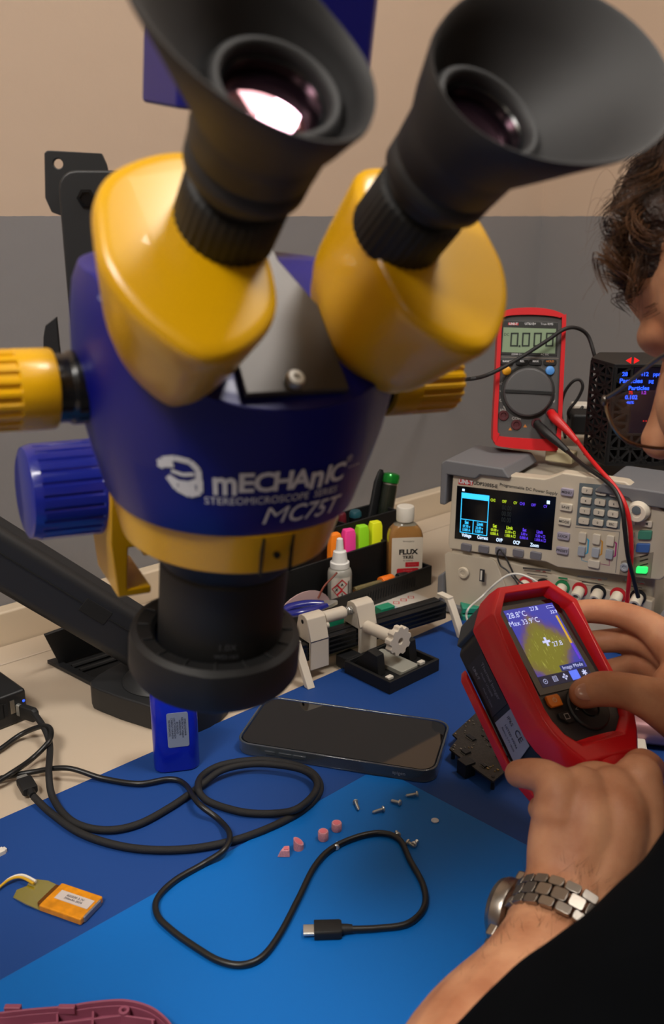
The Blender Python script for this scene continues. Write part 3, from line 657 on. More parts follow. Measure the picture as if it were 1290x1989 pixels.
mface([Q(976, 623), Q(1084, 627), Q(1082, 692), Q(971, 689)], .0004, .0012, 'display_frame', mat('frame_dark', '#2e2f2f', .35), .0004)
lcd = mface([Q(978, 636), Q(1080, 639), Q(1078, 687), Q(975, 684)], .0011, .0016, 'display', mat('lcd_green', '#7d8f73', .3, emis=.12))
def mt(st, x, y, h, bold=0, k=1): c = Q(x, y); return (st, h, c[0], c[1], bold, 0, k)
INK = mat('lcd_ink', '#1f2a22', .6)
def seg7(mb, x0, x1, y0, y1, w_=2.6):
    for a, b in (((x0, y0), (x1, y0)), ((x1, y0), (x1 - 1.5, y1)), ((x1 - 1.5, y1), (x0 - 1.5, y1)), ((x0 - 1.5, y1), (x0, y0))):
        A_, B_ = V(Q(*a)), V(Q(*b)); n = (B_ - A_).normalized(); n = V((-n.y, n.x)) * .00085; d_ = (B_ - A_).normalized() * .0006
        mb.add([(q.x, -.0018, q.y) for q in (A_ - n - d_, B_ - n + d_, B_ + n + d_, A_ + n - d_)], [(0, 1, 2, 3)])
mb = MB()
for x in (993.5, 1016, 1038.5, 1062): seg7(mb, x, x + 12.5, 648, 672)
c = Q(1009, 672.5); mb.box((c[0], -.0018, c[1]), (.002, .0004, .002))
textmb(mb, [mt('DC', 984, 650, .004)], XZ @ T(V((0, 0, .0018))))
mb.build('digits', INK, lcd, flat=True)
mface([Q(987, 627), Q(1007, 627.5), Q(1007, 632), Q(987, 631.5)], .0012, .0015, 'badge', mat('logo_red', '#c22630', .5))
text('lettering', [mt('UNI-T', 997, 629.5, .0035, .03), ], WPR, dmm, XZ @ T(V((0, 0, .0018))))
text('lettering', [mt('UT61E+', 1030, 629.5, .0035, .02), mt('True RMS', 1062, 630, .0032), mt('22000 Counts', 1008, 688.5, .0028), mt('AC DC', 1058, 689, .0028)], WPR, dmm, XZ @ T(V((0, 0, .0018))))
mface([Q(970, 693), Q(1085, 696), Q(1085, 697), Q(970, 694)], .0005, .0008, 'divider', SIL)
for x, s_, m in ((985, 'RANGE', BLK), (1014, 'REL', BLK), (1040, 'MAX', BLK), (1068, 'HOLD', BLK)):
    c = Q(x, 704); o = MB().prism(rrect(.0135, .0062, .002, 3, c[0], c[1]), .0003, .0025, XZ).build('button', m, dmm, .0005)
    text('legend', [(s_, .003, c[0], c[1] + .001, .02)], WPR if s_ != 'HOLD' else mat('print_orange', '#c97a2a', .5), o, XZ @ T(V((0, 0, .0027))))
for x, y, m in ((984, 720.5, mat('button_amber', '#d99a1a', .4)), (1068, 720, mat('button_blue', '#4f8fd6', .4))):
    c = Q(x, y); MB().lathe([(.0050, 0), (.0046, .003), (.0025, .0038)], 24, XZ @ T(V((c[0], c[1], .0004)))).build('button', m, dmm, .0003)
dc = Q(1025, 762); F_ = XZ @ T(V((dc[0], dc[1], .0003)))
MB().lathe([(.0290, 0), (.0285, .0012), (.0262, .0013)], 48, F_).build('dial_rim', mat('frame_dark', '#2e2f2f', .35), dmm)
dial = MB().lathe([(.0262, .0006), (.0258, .006), (.0240, .0078), (.001, .0085)], 48, F_).build('dial', mat('dial_grey', '#504f50', .42), dmm, .0005)
MB().box((0, 0, .0086), (.050, .0042, .0014), F_ @ Matrix.Rotation(-.03, 4, 'Z')).build('pointer', BLK, dial, .0006)
its = [('Hz', 993, 733), ('Ω', 1008, 723), ('°C', 1026, 720), ('nF', 1047, 724), ('µA', 1060, 734), ('mA', 1070, 747), ('A', 1076, 763), ('NCV', 1070, 780), ('mV~', 976, 745), ('V~', 975, 761), ('OFF', 977, 778), ('CE', 985, 790), ('10A', 977, 797), ('COM', 1003, 813)]
text('lettering', [mt(s_, x, y, .0042 if s_ != 'CE' else .007, .02) for s_, x, y in its], mat('print_white', '#b9b6b0', .6), dmm, XZ @ T(V((0, 0, .0007))))
JK = [(978, 807), (1003, 825), (1042, 822), (1070, 802)]
for x, y in JK:
    c = Q(x, y); F_ = XZ @ T(V((c[0], c[1], 0)))
    MB().lathe([(.0056, .0004), (.0054, .0022), (.0030, .0022), (.0028, .001)], 24, F_).build('jack', mat('jack_maroon', '#4a1018', .5), dmm, .0003)
for x, y in ((991, 836), (1020, 830)):
    a = V(Q(x, y)); mb = MB(); mb.add([(a.x - .002, -.0008, a.y), (a.x + .002, -.0008, a.y), (a.x, -.0008, a.y + .0034)], [(0, 1, 2)]); mb.build('warning_mark', mat('print_orange', '#c97a2a', .5), dmm, flat=True)
# ------------------------------------------------------------------ air monitor box
k0 = on(1176, 905, ZT); BXF = FR(k0, V((1, -.02, 0)), V((.02, 1, 0)))
air = thing('air_monitor', 'black 3D printed lattice box with blue display on top of the power supply', 'sensor box', BXF)
Aq = lambda x, y: inplane(BXF, x, y, 1, 0)
h_ = Aq(1176, 707).z; bl = BXF.inverted() @ on(1133, 884, ZT); bl.x = max(bl.x, -.03)
fp = [(0, 0), (.110, 0), (.110, .085), (.006, .085), (bl.x, bl.y)]
wt = .003
mb = MB(); mb.prism(fp, 0, .003); mb.prism(fp, h_ - .003, h_); mb.prism([(.108, 0), (.110, 0), (.110, .085), (.108, .085)], .003, h_ - .003); mb.prism([(.006, .083), (.110, .083), (.110, .085), (.006, .085)], .003, h_ - .003)
mb.build('shell', BLKM, air, .0006)
def lattice(mb, o, ux, L_, H2, nx, nz, bw=.0022, th=.003):   # cross braced open grid on a face
    ux = V(ux).normalized(); nrm = V((ux.y, -ux.x, 0))
    def bar(a, b):
        a = V(a); b = V(b); d_ = b - a; l_ = math.hypot(*d_); n = V((-d_[1], d_[0])) / l_ * bw / 2
        pts = [(a[0] - n[0], a[1] - n[1]), (b[0] - n[0], b[1] - n[1]), (b[0] + n[0], b[1] + n[1]), (a[0] + n[0], a[1] + n[1])]
        mb.loft([[V(o) + ux * p[0] + V((0, 0, p[1])) for p in pts], [V(o) + ux * p[0] + V((0, 0, p[1])) - nrm * th for p in pts]])
    for i in range(nx + 1): bar((L_ * i / nx, 0), (L_ * i / nx, H2))
    for k in range(nz + 1): bar((0, H2 * k / nz), (L_, H2 * k / nz))
    for i in range(nx):
        for k in range(nz):
            x0, x1, z0, z1 = L_ * i / nx, L_ * (i + 1) / nx, H2 * k / nz, H2 * (k + 1) / nz
            bar((x0, z0), (x1, z1)) if (i + k) % 2 else bar((x0, z1), (x1, z0))
            if True: bar(((x0 + x1) / 2, z0), (x0 if (i + k) % 2 else x1, (z0 + z1) / 2))
mb = MB(); lattice(mb, (0, 0, .003), (1, 0, 0), .108, .030, 9, 2); lattice(mb, (0, 0, .033), (1, 0, 0), .018, h_ - .036, 1, 6); lattice(mb, (.095, 0, .033), (1, 0, 0), .013, h_ - .036, 1, 6)
mb.build('front_grille', BLKM, air)
mb = MB(); uu = V((-bl.x, -bl.y, 0)); lattice(mb, (bl.x, bl.y, .003), uu, uu.length, h_ - .006, 3, 9, .0024)
mb.build('side_grille', BLKM, air)
mb = MB(); mb.box((.054, .035, h_ / 2), (.09, .002, h_ - .01)); mb.build('inner_board', mat('void_dark', '#0a0a0c', .8), air)
mb = MB(); mb.box((.059, .004, .033 + (h_ - .036) / 2), (.076, .005, h_ - .036)); mb.build('display_panel', mat('navy_screen', '#0a0b1c', .2, emis=.25), air, .0005)
def atx(st, x, y, h, b=.03, k=1): q = Aq(x, y); return (st, h, q.x, q.z, b, 0, k)
for grp, m in (([atx('28', 1214, 727, .0056), atx('412', 1252, 727, .0056), atx('Particles', 1226, 740, .0062, .03, 1.1), atx('Particles', 1241, 754, .0056, .03, 1.1), atx('0.102', 1226, 772, .0056), atx('46%', 1224, 782, .0040, .02, 1.1), atx('µg', 1265, 740, .0052), atx('ppm', 1278, 727, .0052)], mat('led_azure', '#2a57ff', .5, emis=1.3)),
               ([atx('◀ ▶', 1229, 701, .0065), atx('75', 1225, 763, .0042, .02), atx('• • •', 1255, 818, .004)], mat('led_red', '#d01818', .5, emis=1.0)), ([atx('1.2', 1250, 763, .0042), atx('5c', 1278, 763, .0042)], mat('led_magenta', '#a030d0', .5, emis=.8))):
    text('readout', grp, m, air, XZ @ T(V((0, 0, .0002))))
# small items on top of the supply
t = thing('adapter_block', 'small ivory plastic block on the power supply, behind the test leads', 'adapter', FR(on(1098, 905, ZT - .009) + V((0, .02, 0)), PSX, PSY))
MB().box((0, 0, .0062), (.030, .018, .0120)).build('block', mat('block_ivory', '#cfc49f', .5), t, .0015)
t = thing('plug_adapter', 'white mains plug lying behind the multimeter on the power supply', 'plug', FR(on(1126, 812, ZT) , MX, MYh))
MB().box((0, 0, .010), (.022, .024, .019)).build('housing', WHT, t, .003)
MB().tube([(-.006, .012, .01), (-.006, .03, .01)], .0022, 10).build('pin', MET, t); MB().tube([(.006, .012, .01), (.006, .03, .01)], .0022, 10).build('pin', MET, t)
t = thing('lead_pouch', 'black rubber charger block lying behind the red test lead', 'charger', FR(on(1108, 850, ZT) + V((.03, .03, 0)), MX, MYh))
MB().box((0, 0, .0125), (.05, .04, .025)).build('housing', BLKM, t, .004)
t.name = 'wall_charger'
# wall socket
wl = W(0, P_W - .0005)
WF = FR(W(.74, P_W - .0002, .3), E1, V((0, 0, 1)).cross(E1) * -1)
WF = FR(V((0, 0, 0)), E1, V((0, 0, 1))); WF.translation = W(0, P_W - .0002, 0)
q0 = inplane(WF, 838, 744, 2, 0); q1 = inplane(WF, 880, 678, 2, 0)
soc = thing('wall_socket', 'cream wall socket plate with cable, half hidden behind the microscope', 'wall socket', WF @ T(V((q1.x - .043, (q0.y + q1.y) / 2, 0))))
MB().prism(rrect(.086, abs(q1.y - q0.y), .004, 3), 0, .008).build('plate', mat('cream_socket', '#a89c8c', .5), soc, .0015)
MB().prism(rrect(.05, abs(q1.y - q0.y) * .62, .003, 3), .008, .0105).build('insert', mat('cream_socket', '#a89c8c', .5), soc, .001)
# ------------------------------------------------------------------ flexible leads
def cable(name, pts, r, m, label, cat='cable', k=8, n=12, parent=None, ends=None):
    mb = MB(); mb.tube(catmull([tuple(p) for p in pts], k), r, n)
    if label:
        t = thing(name, label, cat, T(V(pts[0])))
        mb.v = [p - V(pts[0]) for p in mb.v]; mb.build('wire' if not parent else parent, m, t); return t
    return mb.build(name, m)
def pp(x, y, d): return at(x, y, d)
socp = soc.matrix_world.to_translation()
mpl = lambda x, y, o: MM @ inplane(MM, x, y, 1, -o)
cb = cable('power_cable', [soc.matrix_world @ V((.0, -.01, .012)), at(862, 738, 1.25), mpl(905, 737, .03), mpl(950, 727, .022), mpl(1010, 695, .014), mpl(1062, 662, .014), mpl(1095, 640, .014), mpl(1120, 637, .0), mpl(1142, 652, -.01), mpl(1155, 690, -.01), mpl(1160, 712, -.02)], .0021, RUB, 'thin black cable arching across the front of the multimeter')
cb = cable('loop_cable', [on(1098, 850, ZT + .004), at(1090, 800, 1.09), at(1096, 765, 1.085), at(1112, 742, 1.08), at(1126, 738, 1.08), at(1132, 752, 1.08), at(1122, 775, 1.085), at(1104, 800, 1.09), at(1112, 815, 1.10), at(1132, 790, 1.11)], .0018, RUB, 'black cable curled in a loop between the multimeter and lattice box')
ppl = lambda x, y, o: PS @ inplane(PS, x, y, 1, -o)
REDW = mat('red_silicone', '#c21418', .45); BLW = mat('black_silicone', '#131314', .45)
def lead(nm, label, plug, path, r, mw, mp):
    t = thing(nm, label, 'test lead', T(plug[0])); o = plug[0]
    mb = MB(); mb.tube([p - o for p in catmull([tuple(q) for q in plug], 4) and [V(q) for q in catmull([tuple(q) for q in plug], 4)]], [.0046] * 3 + [.0052] * 3 + [.0048 - .0022 * i / max(1, (len(plug) - 1) * 4 + 1 - 7) for i in range((len(plug) - 1) * 4 + 1 - 6)], 16); mb.build('plug', mp, t)
    mb = MB(); mb.tube([V(q) - o for q in catmull([tuple(q) for q in path], 8)], r, 12); mb.build('wire', mw, t)
    return t
jr = MM @ V((Q(1070, 802)[0], -.003, Q(1070, 802)[1])); jb = MM @ V((Q(1042, 822)[0], -.003, Q(1042, 822)[1]))
tr = V(PS @ V((P(1201, 1155)[0], -.012, P(1201, 1155)[1]))); tb = V(PS @ V((P(1240, 1159)[0], -.012, P(1240, 1159)[1])))
lead('test_lead', 'red test lead plugged into the multimeter and running down the power supply', [jr, mpl(1078, 812, .012), mpl(1100, 834, .02), mpl(1123, 860, .03)], [mpl(1121, 857, .029), ppl(1142, 885, -.02), ppl(1165, 912, .004), ppl(1192, 942, .014), ppl(1212, 975, .022), ppl(1222, 1010, .024), ppl(1226, 1050, .022), ppl(1226, 1090, .018), ppl(1222, 1130, .014), ppl(1219, 1160, .008), ppl(1217, 1178, .006)], .0022, REDW, REDW)
lead('test_lead', 'black test lead plugged into the multimeter beside the red one', [jb, mpl(1058, 838, .012), mpl(1082, 858, .022), mpl(1104, 878, .032)], [mpl(1102, 876, .031), ppl(1135, 905, -.01), ppl(1172, 930, .010), ppl(1196, 955, .020), ppl(1209, 990, .029), ppl(1214, 1030, .031), ppl(1220, 1080, .029), ppl(1230, 1120, .022), ppl(1240, 1160, .014)], .0021, BLW, BLW)
wl_ = cable('hook_up_wire', [ppl(1058, 1142, .012), ppl(1035, 1125, .018), ppl(1008, 1115, .02), ppl(985, 1118, .022), ppl(960, 1136, .026), ppl(935, 1160, .03), on(912, 1180, .045), on(906, 1195, .038), on(910, 1208, .032), on(920, 1215, .030), on(930, 1226, .0282)], .0011, mat('white_silicone', '#cfccc4', .5), 'thin white wire running from the power supply to the solder spool')
cable('clip_lead', [ppl(x_, y_, o_) for x_, y_, o_ in ((1024, 1140, .012), (1003, 1123, .012), (990, 1098, .011), (978, 1074, .010), (970, 1068, .009), (966, 1078, .009), (972, 1098, .010), (985, 1108, .011), (1000, 1125, .013), (1010, 1142, .014))], .0009, BLW, 'thin black looped wire clipped in front of the power supply')
# ------------------------------------------------------------------ phone
def lay(xa, ya, xb, yb, z):       # frame on a plane: origin at first pixel, x towards the second
    a, b = on(xa, ya, z), on(xb, yb, z); x = b - a; F_ = FR(V((a.x, a.y, 0)), x, V((-x.y, x.x, 0))); return F_, x.length
F_, L_ = lay(455, 1446, 846, 1507, .0105)
F_.translation.z = Z1
pw = .080
far_ = F_.inverted() @ on(862, 1412, Z1 + .0085)
phone = thing('smartphone', 'black smartphone lying face up in a clear plastic case', 'smartphone', F_ @ T(V((L_ / 2, pw / 2, 0))))
CLR = mat('clear_case', '#8c98a4', .12, trans=.85, coat=.4)
ol = rrect(L_, pw, .013, 6)
MB().prism(rrect(L_ - .0045, pw - .0045, .0115, 6), .0016, .0100).build('body', mat('phone_side', '#10151b', .25, .4), phone, .001)
MB().prism(rrect(L_ - .0065, pw - .0065, .0105, 6), .0098, .0104).build('screen', mat('phone_glass', '#060607', .02, coat=1, spec=.7), phone)
MB().ringprism(ol, rrect(L_ - .0042, pw - .0042, .0113, 6), .0003, .0112).build('case', CLR, phone, .0012)
MB().prism(rrect(L_ - .004, pw - .004, .011, 6), 0, .0016).build('case_back', CLR, phone)
for xa, w_ in ((-.052, .009), (-.039, .011), (-.027, .011)):
    MB().box((xa, -pw / 2 - .0003, .006), (w_, .0016, .0036)).build('button', CLR, phone, .0007)
MB().box((.058, pw / 2 + .0002, .006), (.014, .0014, .0034)).build('button', CLR, phone, .0006)
text('lettering', [('spigen', .0042, .054, .006)], mat('print_silver', '#8f959c', .4), phone, XZ @ T(V((0, 0, pw / 2 + .0004))))
# ------------------------------------------------------------------ usb cables and charger
CB = mat('braided_black', '#121214', .6, bump=(2500, .8, .0006)); CB2 = mat('cable_black', '#141516', .38)
def run(pts, z=Z2, r=.0022): return [on(p[0], p[1], (p[2] if len(p) > 2 else z + r)) for p in pts]
def usbc(root, tip, tail, z, body=.0205):     # plug with metal tip; tip -> tail direction
    d_ = (tail - tip); d_.z = 0; d_.normalize(); F_ = root.matrix_world.inverted() @ FR(V((tip.x, tip.y, z)), d_, V((-d_.y, d_.x, 0)))
    mb = MB(); mb.loft([[(x, *p) for p in rrect(.0084, .0026, .0012, 3)] for x in (0, .0072)]); MBt = mb; MBt.v = [F_ @ p for p in MBt.v]; MBt.build('metal_tip', MET, root, .0002)
    mb = MB(); mb.loft([[(x, *p) for p in rrect(w_, h_, .0016, 3)] for x, w_, h_ in ((.0066, .0112, .0062), (.0068, .0118, .0066), (.022, .0118, .0066), (.0235, .0105, .006))]); mb.v = [F_ @ p for p in mb.v]; mb.build('plug', BLKM, root, .0004)
    mb = MB(); mb.lathe([(.0030, .0232), (.0030, .0262), (.0026, .030)], 16, Matrix.Rotation(math.pi / 2, 4, 'Y')); mb.v = [F_ @ p for p in mb.v]; mb.build('strain_relief', BLKM, root)
def usbcable(label, pts, r, m):
    t = thing('usb_cable', label, 'cable', T(pts[0])); mb = MB(); mb.tube([V(p) - V(pts[0]) for p in catmull([tuple(p) for p in pts], 10)], r, 14); mb.build('wire', m, t); return t
A_pts = run([(-40, 1525, .004), (0, 1512), (60, 1500), (130, 1492, .011), (200, 1512), (270, 1522), (330, 1513), (360, 1524), (385, 1560, .011), (425, 1592), (446, 1620, .0095), (436, 1650, .0095), (395, 1678), (340, 1710), (306, 1745), (306, 1778), (335, 1808), (380, 1840), (425, 1866), (470, 1874), (510, 1858), (545, 1812), (580, 1745), (610, 1685), (642, 1650), (690, 1627), (738, 1618), (775, 1630), (797, 1672), (822, 1720), (824, 1762), (792, 1794), (735, 1803), (684, 1805, .0062)])
ca = usbcable('black usb cable snaking over the bright blue mat to a metal tipped plug', A_pts, .0021, CB2)
usbc(ca, on(589, 1807, .0062), on(684, 1804, .0062), .0062)
B_pts = run([(66, 1548, .0065), (100, 1580), (160, 1620), (250, 1646), (350, 1650), (440, 1636), (520, 1609), (590, 1572), (622, 1535), (608, 1502), (565, 1484), (500, 1476), (430, 1486), (392, 1508), (386, 1535, .011), (408, 1558), (470, 1577), (530, 1580), (575, 1572, .011), (608, 1545, .010), (616, 1520, .010), (598, 1500, .010), (555, 1488, .010), (490, 1484, .010), (430, 1497, .010), (385, 1530, .006), (330, 1568), (265, 1602), (200, 1612), (140, 1595), (104, 1552), (95, 1505, .012), (97, 1450, .010), (88, 1418, .014), (68, 1388, .0155), (60, 1380, .0155)])
cbb = usbcable('coiled black braided usb cable leading from the charger over the dark blue mat', B_pts, .0027, CB)
# its two plugs
usbc(cbb, on(42, 1508, .0065), on(66, 1548, .0065), .0065)
# charger block with ports
F_, _ = lay(57, 1397, 0, 1419.5, 0); cx_ = (on(0, 1419.5, 0) - on(57, 1397, 0)).normalized()
bk = V((-E1.x, -E1.y, 0)); FC = FR(on(57, 1397, 0), -cx_, V((0, 0, 1)).cross(-cx_))   # x runs right along the front
hub = thing('usb_charger', 'black multi-port usb charger with a blue light at the left edge', 'charger', FC)
HI = FC.inverted(); hz = inplane(FC, 57, 1334, 1, 0).z
MB().box((-.055, .033, hz / 2), (.11, .066, hz)).build('housing', BLK, hub, .003)
for x, y, w_, h2, mm in ((24, 1373, .004, .0125, SIL), (2, 1383, .0055, .014, MATS['void_black']), (10, 1380, .0045, .012, MATS['void_black'])):
    q = inplane(FC, x, y, 1, 0); MB().box((q.x, -.0001, q.z), (w_, .001, h2)).build('port', mm, hub)
q = inplane(FC, 46, 1361, 1, 0); MB().lathe([(.0013, 0), (.001, .0005)], 12, XZ @ T(V((q.x, q.z, 0)))).build('indicator', mat('led_azure', '#2a57ff', .5, emis=1.3), hub)
d_ = -(FC.to_3x3() @ V((0, 1, 0))); q = FC @ V((inplane(FC, 34, 1371, 1, 0).x, 0, hz * .45))
def plugto(root, p, dirv, out):
    F_ = root.matrix_world.inverted() @ FR(p, dirv, V((-dirv.y, dirv.x, 0)))
    for nm, rings, m in (('metal_tip', [(-.001, .0042, .011), (.004, .0042, .011)], MET), ('plug', [(.004, .006, .0125), (.019, .006, .0125), (.022, .005, .008)], BLKM)):
        mb = MB(); mb.loft([[(x, *pt) for pt in rrect(a, b, .0012, 2)] for x, a, b in rings]); mb.v = [F_ @ v for v in mb.v]; mb.build(nm, m, root, .0004)
plugto(cbb, q + d_ * .0012, V((d_.x + .55, d_.y, 0)).normalized(), 1)
C_pts = run([(-40, 1475, .004), (0, 1455, .004), (40, 1427, .006), (80, 1411, .015), (98, 1416, .017), (95, 1440, .016), (62, 1474, .008), (20, 1503, .010), (-40, 1540, .004)])
usbcable('black usb cable bent double beside the charger at the left edge', C_pts, .0022, CB2)
# ------------------------------------------------------------------ blue battery pack standing
o = on(341, 1499, Z1); F_ = FR(V((o.x, o.y + .008, Z1)), V((1, .22, 0)), V((-.22, 1, 0)))
bp = thing('battery_pack', 'blue shrink wrapped battery pack standing upright under the microscope', 'battery pack', F_)
BW = inplane(F_, 385, 1480, 1, 0).x - inplane(F_, 296, 1480, 1, 0).x
st = lambda w_, h_: rrect(w_, h_, h_ / 2 * .98, 8)
MB().loft([[(*p, z) for p in st(BW - k, .0185 - k)] for z, k in ((0, .004), (.0008, .001), (.002, 0), (.066, 0), (.0675, .001), (.068, .004))]).build('wrap', mat('blue_shrink', '#0a1fae', .28, bump=(120, .15, .0006), coat=.3), bp, angle=50)
lbx = BW / 2 - .016
MB().prism(rrect(.0165, .030, .0015, 3, lbx, .038), .00925, .0096, XZ).build('label', mat('label_silver', '#7f8aa0', .4), bp)
its = [(''.join(R.choice('ABCDEFGHKLMNPRSTUVWX0123456789') for _ in range(R.choice((9, 11, 13)))), .0021, 0, .0056 - k * .0020, 0) for k in range(7)]
text('lettering', its, mat('ink_navy', '#151b33', .6), bp, XZ @ T(V((lbx, .040, .0098))) @ Matrix.Rotation(-math.pi / 2, 4, 'Z'))
# ------------------------------------------------------------------ pouch battery with amber tape
F_, L_ = lay(74, 1757, 156, 1786, .0075); F_.translation.z = Z1
lip = thing('pouch_battery', 'small battery pouch wrapped in amber tape on the dark blue mat', 'battery', F_)
wb = (F_.inverted() @ on(92, 1703, .0075)).y
AMB = mat('amber_tape', '#d98a05', .22, coat=.5, var=(160, .12, '#c07a04')); TAP = mat('amber_film', '#8a7d14', .2, trans=.35, coat=.5)
MB().box((L_ / 2, wb / 2, .0028), (L_, wb, .0050)).build('cell', AMB, lip, .0012)
MB().box((L_ - .0002, wb / 2, .0028), (.002, wb - .006, .0042)).build('end_fold', mat('foil_grey', '#8b8f9a', .35, .6), lip, .0006)
mb = MB(); mb.box((L_ * .55, wb * .56, .00545), (L_ * .78, wb * .34, .0003)); mb.build('label', mat('label_white', '#c3b9b4', .5), lip)
text('lettering', [('602030 3.7V', .0026, L_ * .55, wb * .61), ('350mAh 2024', .0024, L_ * .55, wb * .50)], mat('ink_navy', '#151b33', .6), lip, T(V((0, 0, .0058))))
fl = [V((x, y * wb, 0)) for x, y in ((.001, .02), (-.010, .0), (-.023, .12), (-.0245, .35), (-.022, .62), (-.0235, .90), (-.012, 1.03), (.001, .98))]
mb = MB(); n_ = len(fl); mb.loft([[(p.x, p.y, .0004 + .0012 * math.sin(i * 1.7) ** 2) for i, p in enumerate(fl)], [(p.x, p.y, .0012 + .0016 * math.sin(i * 1.7) ** 2) for i, p in enumerate(fl)]]); mb.build('tape_flap', TAP, lip, .0002)
mb = MB(); mb.box((-.0012, wb / 2, .0026), (.0035, wb * .8, .004)); mb.build('protection_board', mat('copper_brown', '#7a4a18', .3, .5), lip, .0006)
for dy, m in ((0, WHT), (.0022, mat('wire_yellow', '#c79a1c', .45))):
    w_ = [F_.inverted() @ p for p in (on(70, 1712, .006), on(45, 1700, .0062), on(22, 1705, .006), on(0, 1722, .0045), on(-30, 1745, .0045))]
    mb = MB(); mb.tube(catmull([(p.x, p.y - dy, p.z) for p in w_], 6), .0009, 8); mb.build('wire', m, lip)
# white plug at the left edge
F_, _ = lay(-6, 1668, 18, 1655, Z1)
con = thing('wire_connector', 'tiny white two-pin plug on the dark blue mat at the left edge', 'connector', F_)
MB().box((.003, .003, .0026), (.0085, .0055, .005)).build('shell', WHT, con, .0005)
MB().box((.0075, .003, .003), (.0025, .0035, .0035)).build('latch', WHT, con, .0004)
MB().tube([(-.001, .003, .0028), (-.03, .0, .001)], .0007, 8).build('wire', WHT, con)
# ------------------------------------------------------------------ pink case half at the lower left
zc = Z2
PK = mat('mauve_plastic', '#8d4a60', .45, bump=(800, .08, .0002))
ctl = [(-60, 1972), (0, 1965), (60, 1958), (130, 1952), (180, 1944), (240, 1940), (285, 1950), (315, 1968), (338, 1995), (352, 2030), (355, 2075), (330, 2110), (200, 2130), (0, 2150), (-60, 2155)]
pw_ = [on(x, y, zc + .010) for x, y in ctl]; cc = sum(pw_, V()) / len(pw_); cc.z = zc
sh = thing('case_shell', 'mauve plastic housing half with ribs lying open at the lower left', 'plastic housing', T(cc))
po = catmull([(p.x - cc.x, p.y - cc.y) for p in pw_], 5, True)
inn = [(a * .965, b * .90) for a, b in po]; cen = (0, 0)
MB().prism([(a * .97, b * .93) for a, b in po], 0, .0015).build('floor_plate', PK, sh, .0004)
MB().ringprism(po, [(a * .975, b * .945) for a, b in po], .0004, .0100).build('rim', PK, sh, .0006)
MB().ringprism([(a * .965, b * .93) for a, b in po], [(a * .955, b * .90) for a, b in po], .001, .0075).build('inner_rim', PK, sh, .0004)
shp = lambda x, y, z=.01: on(x, y, zc + z) - cc
def rib(pts, h=.007, w_=.0011, nm='rib'):
    for a, b in zip(pts, pts[1:]):
        A_, B_ = shp(*a), shp(*b); A_.z = B_.z = 0; d_ = (B_ - A_).normalized(); n = V((-d_.y, d_.x, 0)) * w_ / 2
        mb = MB(); mb.loft([[p + V((0, 0, z)) for p in (A_ - n, B_ - n, B_ + n, A_ + n)] for z in (.001, h)]); mb.build(nm, PK, sh, .0002)
rib([(0, 1989), (60, 1982), (110, 1977)]); rib([(110, 1978), (180, 1970), (235, 1963), (300, 1972)]); rib([(110, 1960), (112, 2010)]); rib([(180, 1955), (178, 2000)]); rib([(295, 1972), (300, 2010)]); rib([(150, 1998), (230, 1990), (296, 1984)])
q = shp(241, 1962, .008); MB().lathe([(.0032, .001), (.0030, .0085), (.0013, .0085), (.0012, .004)], 24, T(V((q.x, q.y, 0)))).build('screw_boss', PK, sh, .0003)
for x in (25, 130):
    q = shp(x, 1956, .010); MB().box((q.x, q.y, .0085), (.009, .003, .0045), Matrix.Identity(4)).build('clip', PK, sh, .0004)
# ------------------------------------------------------------------ small parts on the mats
def screw_small(x, y, ang, L_=.0075, label='', z=Z2):
    p = on(x, y, z); t = thing('screw', label, 'screw', T(V((p.x, p.y, z))) @ Matrix.Rotation(math.radians(ang), 4, 'Z'), 'loose screws on the mat')
    X = T(V((0, 0, .0019))) @ Matrix.Rotation(math.radians(97), 4, 'Y')
    mb = MB(); prof = [(.0001, -.0014), (.0016, -.0014), (.0022, -.0008), (.0022, 0), (.0011, .0002)]
    k = 14
    for i in range(k): prof += [(.00125, .0002 + (L_ - .001) * i / k), (.0010, .0002 + (L_ - .001) * (i + .5) / k)]
    prof += [(.0003, L_ - .0002), (.00005, L_)]
    mb.lathe(prof, 14, X @ T(V((0, 0, -L_ / 2)))); mb.build('shank', MET, t); return t
screw_small(694, 1570, -75, .0085, 'steel screw lying nearly upright in view, nearest the phone edge')
screw_small(733, 1579, 200, .0085, 'steel screw beside the leftmost one, pointing left')
screw_small(767, 1561, 150, .0075, 'short steel screw between two others, head to the lower right')
screw_small(798, 1548, 186, .0085, 'rightmost steel screw, topmost of the row below the phone')
screw_small(655, 1645, 80, .006, 'tiny screw beside the bend of the thin usb cable')
screw_small(771, 1622, 100, .005, 'tiny screw peeking over the top of the cable loop')
screw_small(800, 1645, -40, .006, 'small screw of the crossed pair right of the cable loop, lying left')
screw_small(808, 1640, 60, .006, 'small screw of the crossed pair right of the cable loop, pointing up')
PNK = mat('pink_foam', '#cf8f98', .85, bump=(2500, .5, .0005), var=(900, .15)); PNK2 = mat('pink_foam_core', '#d9737e', .8)
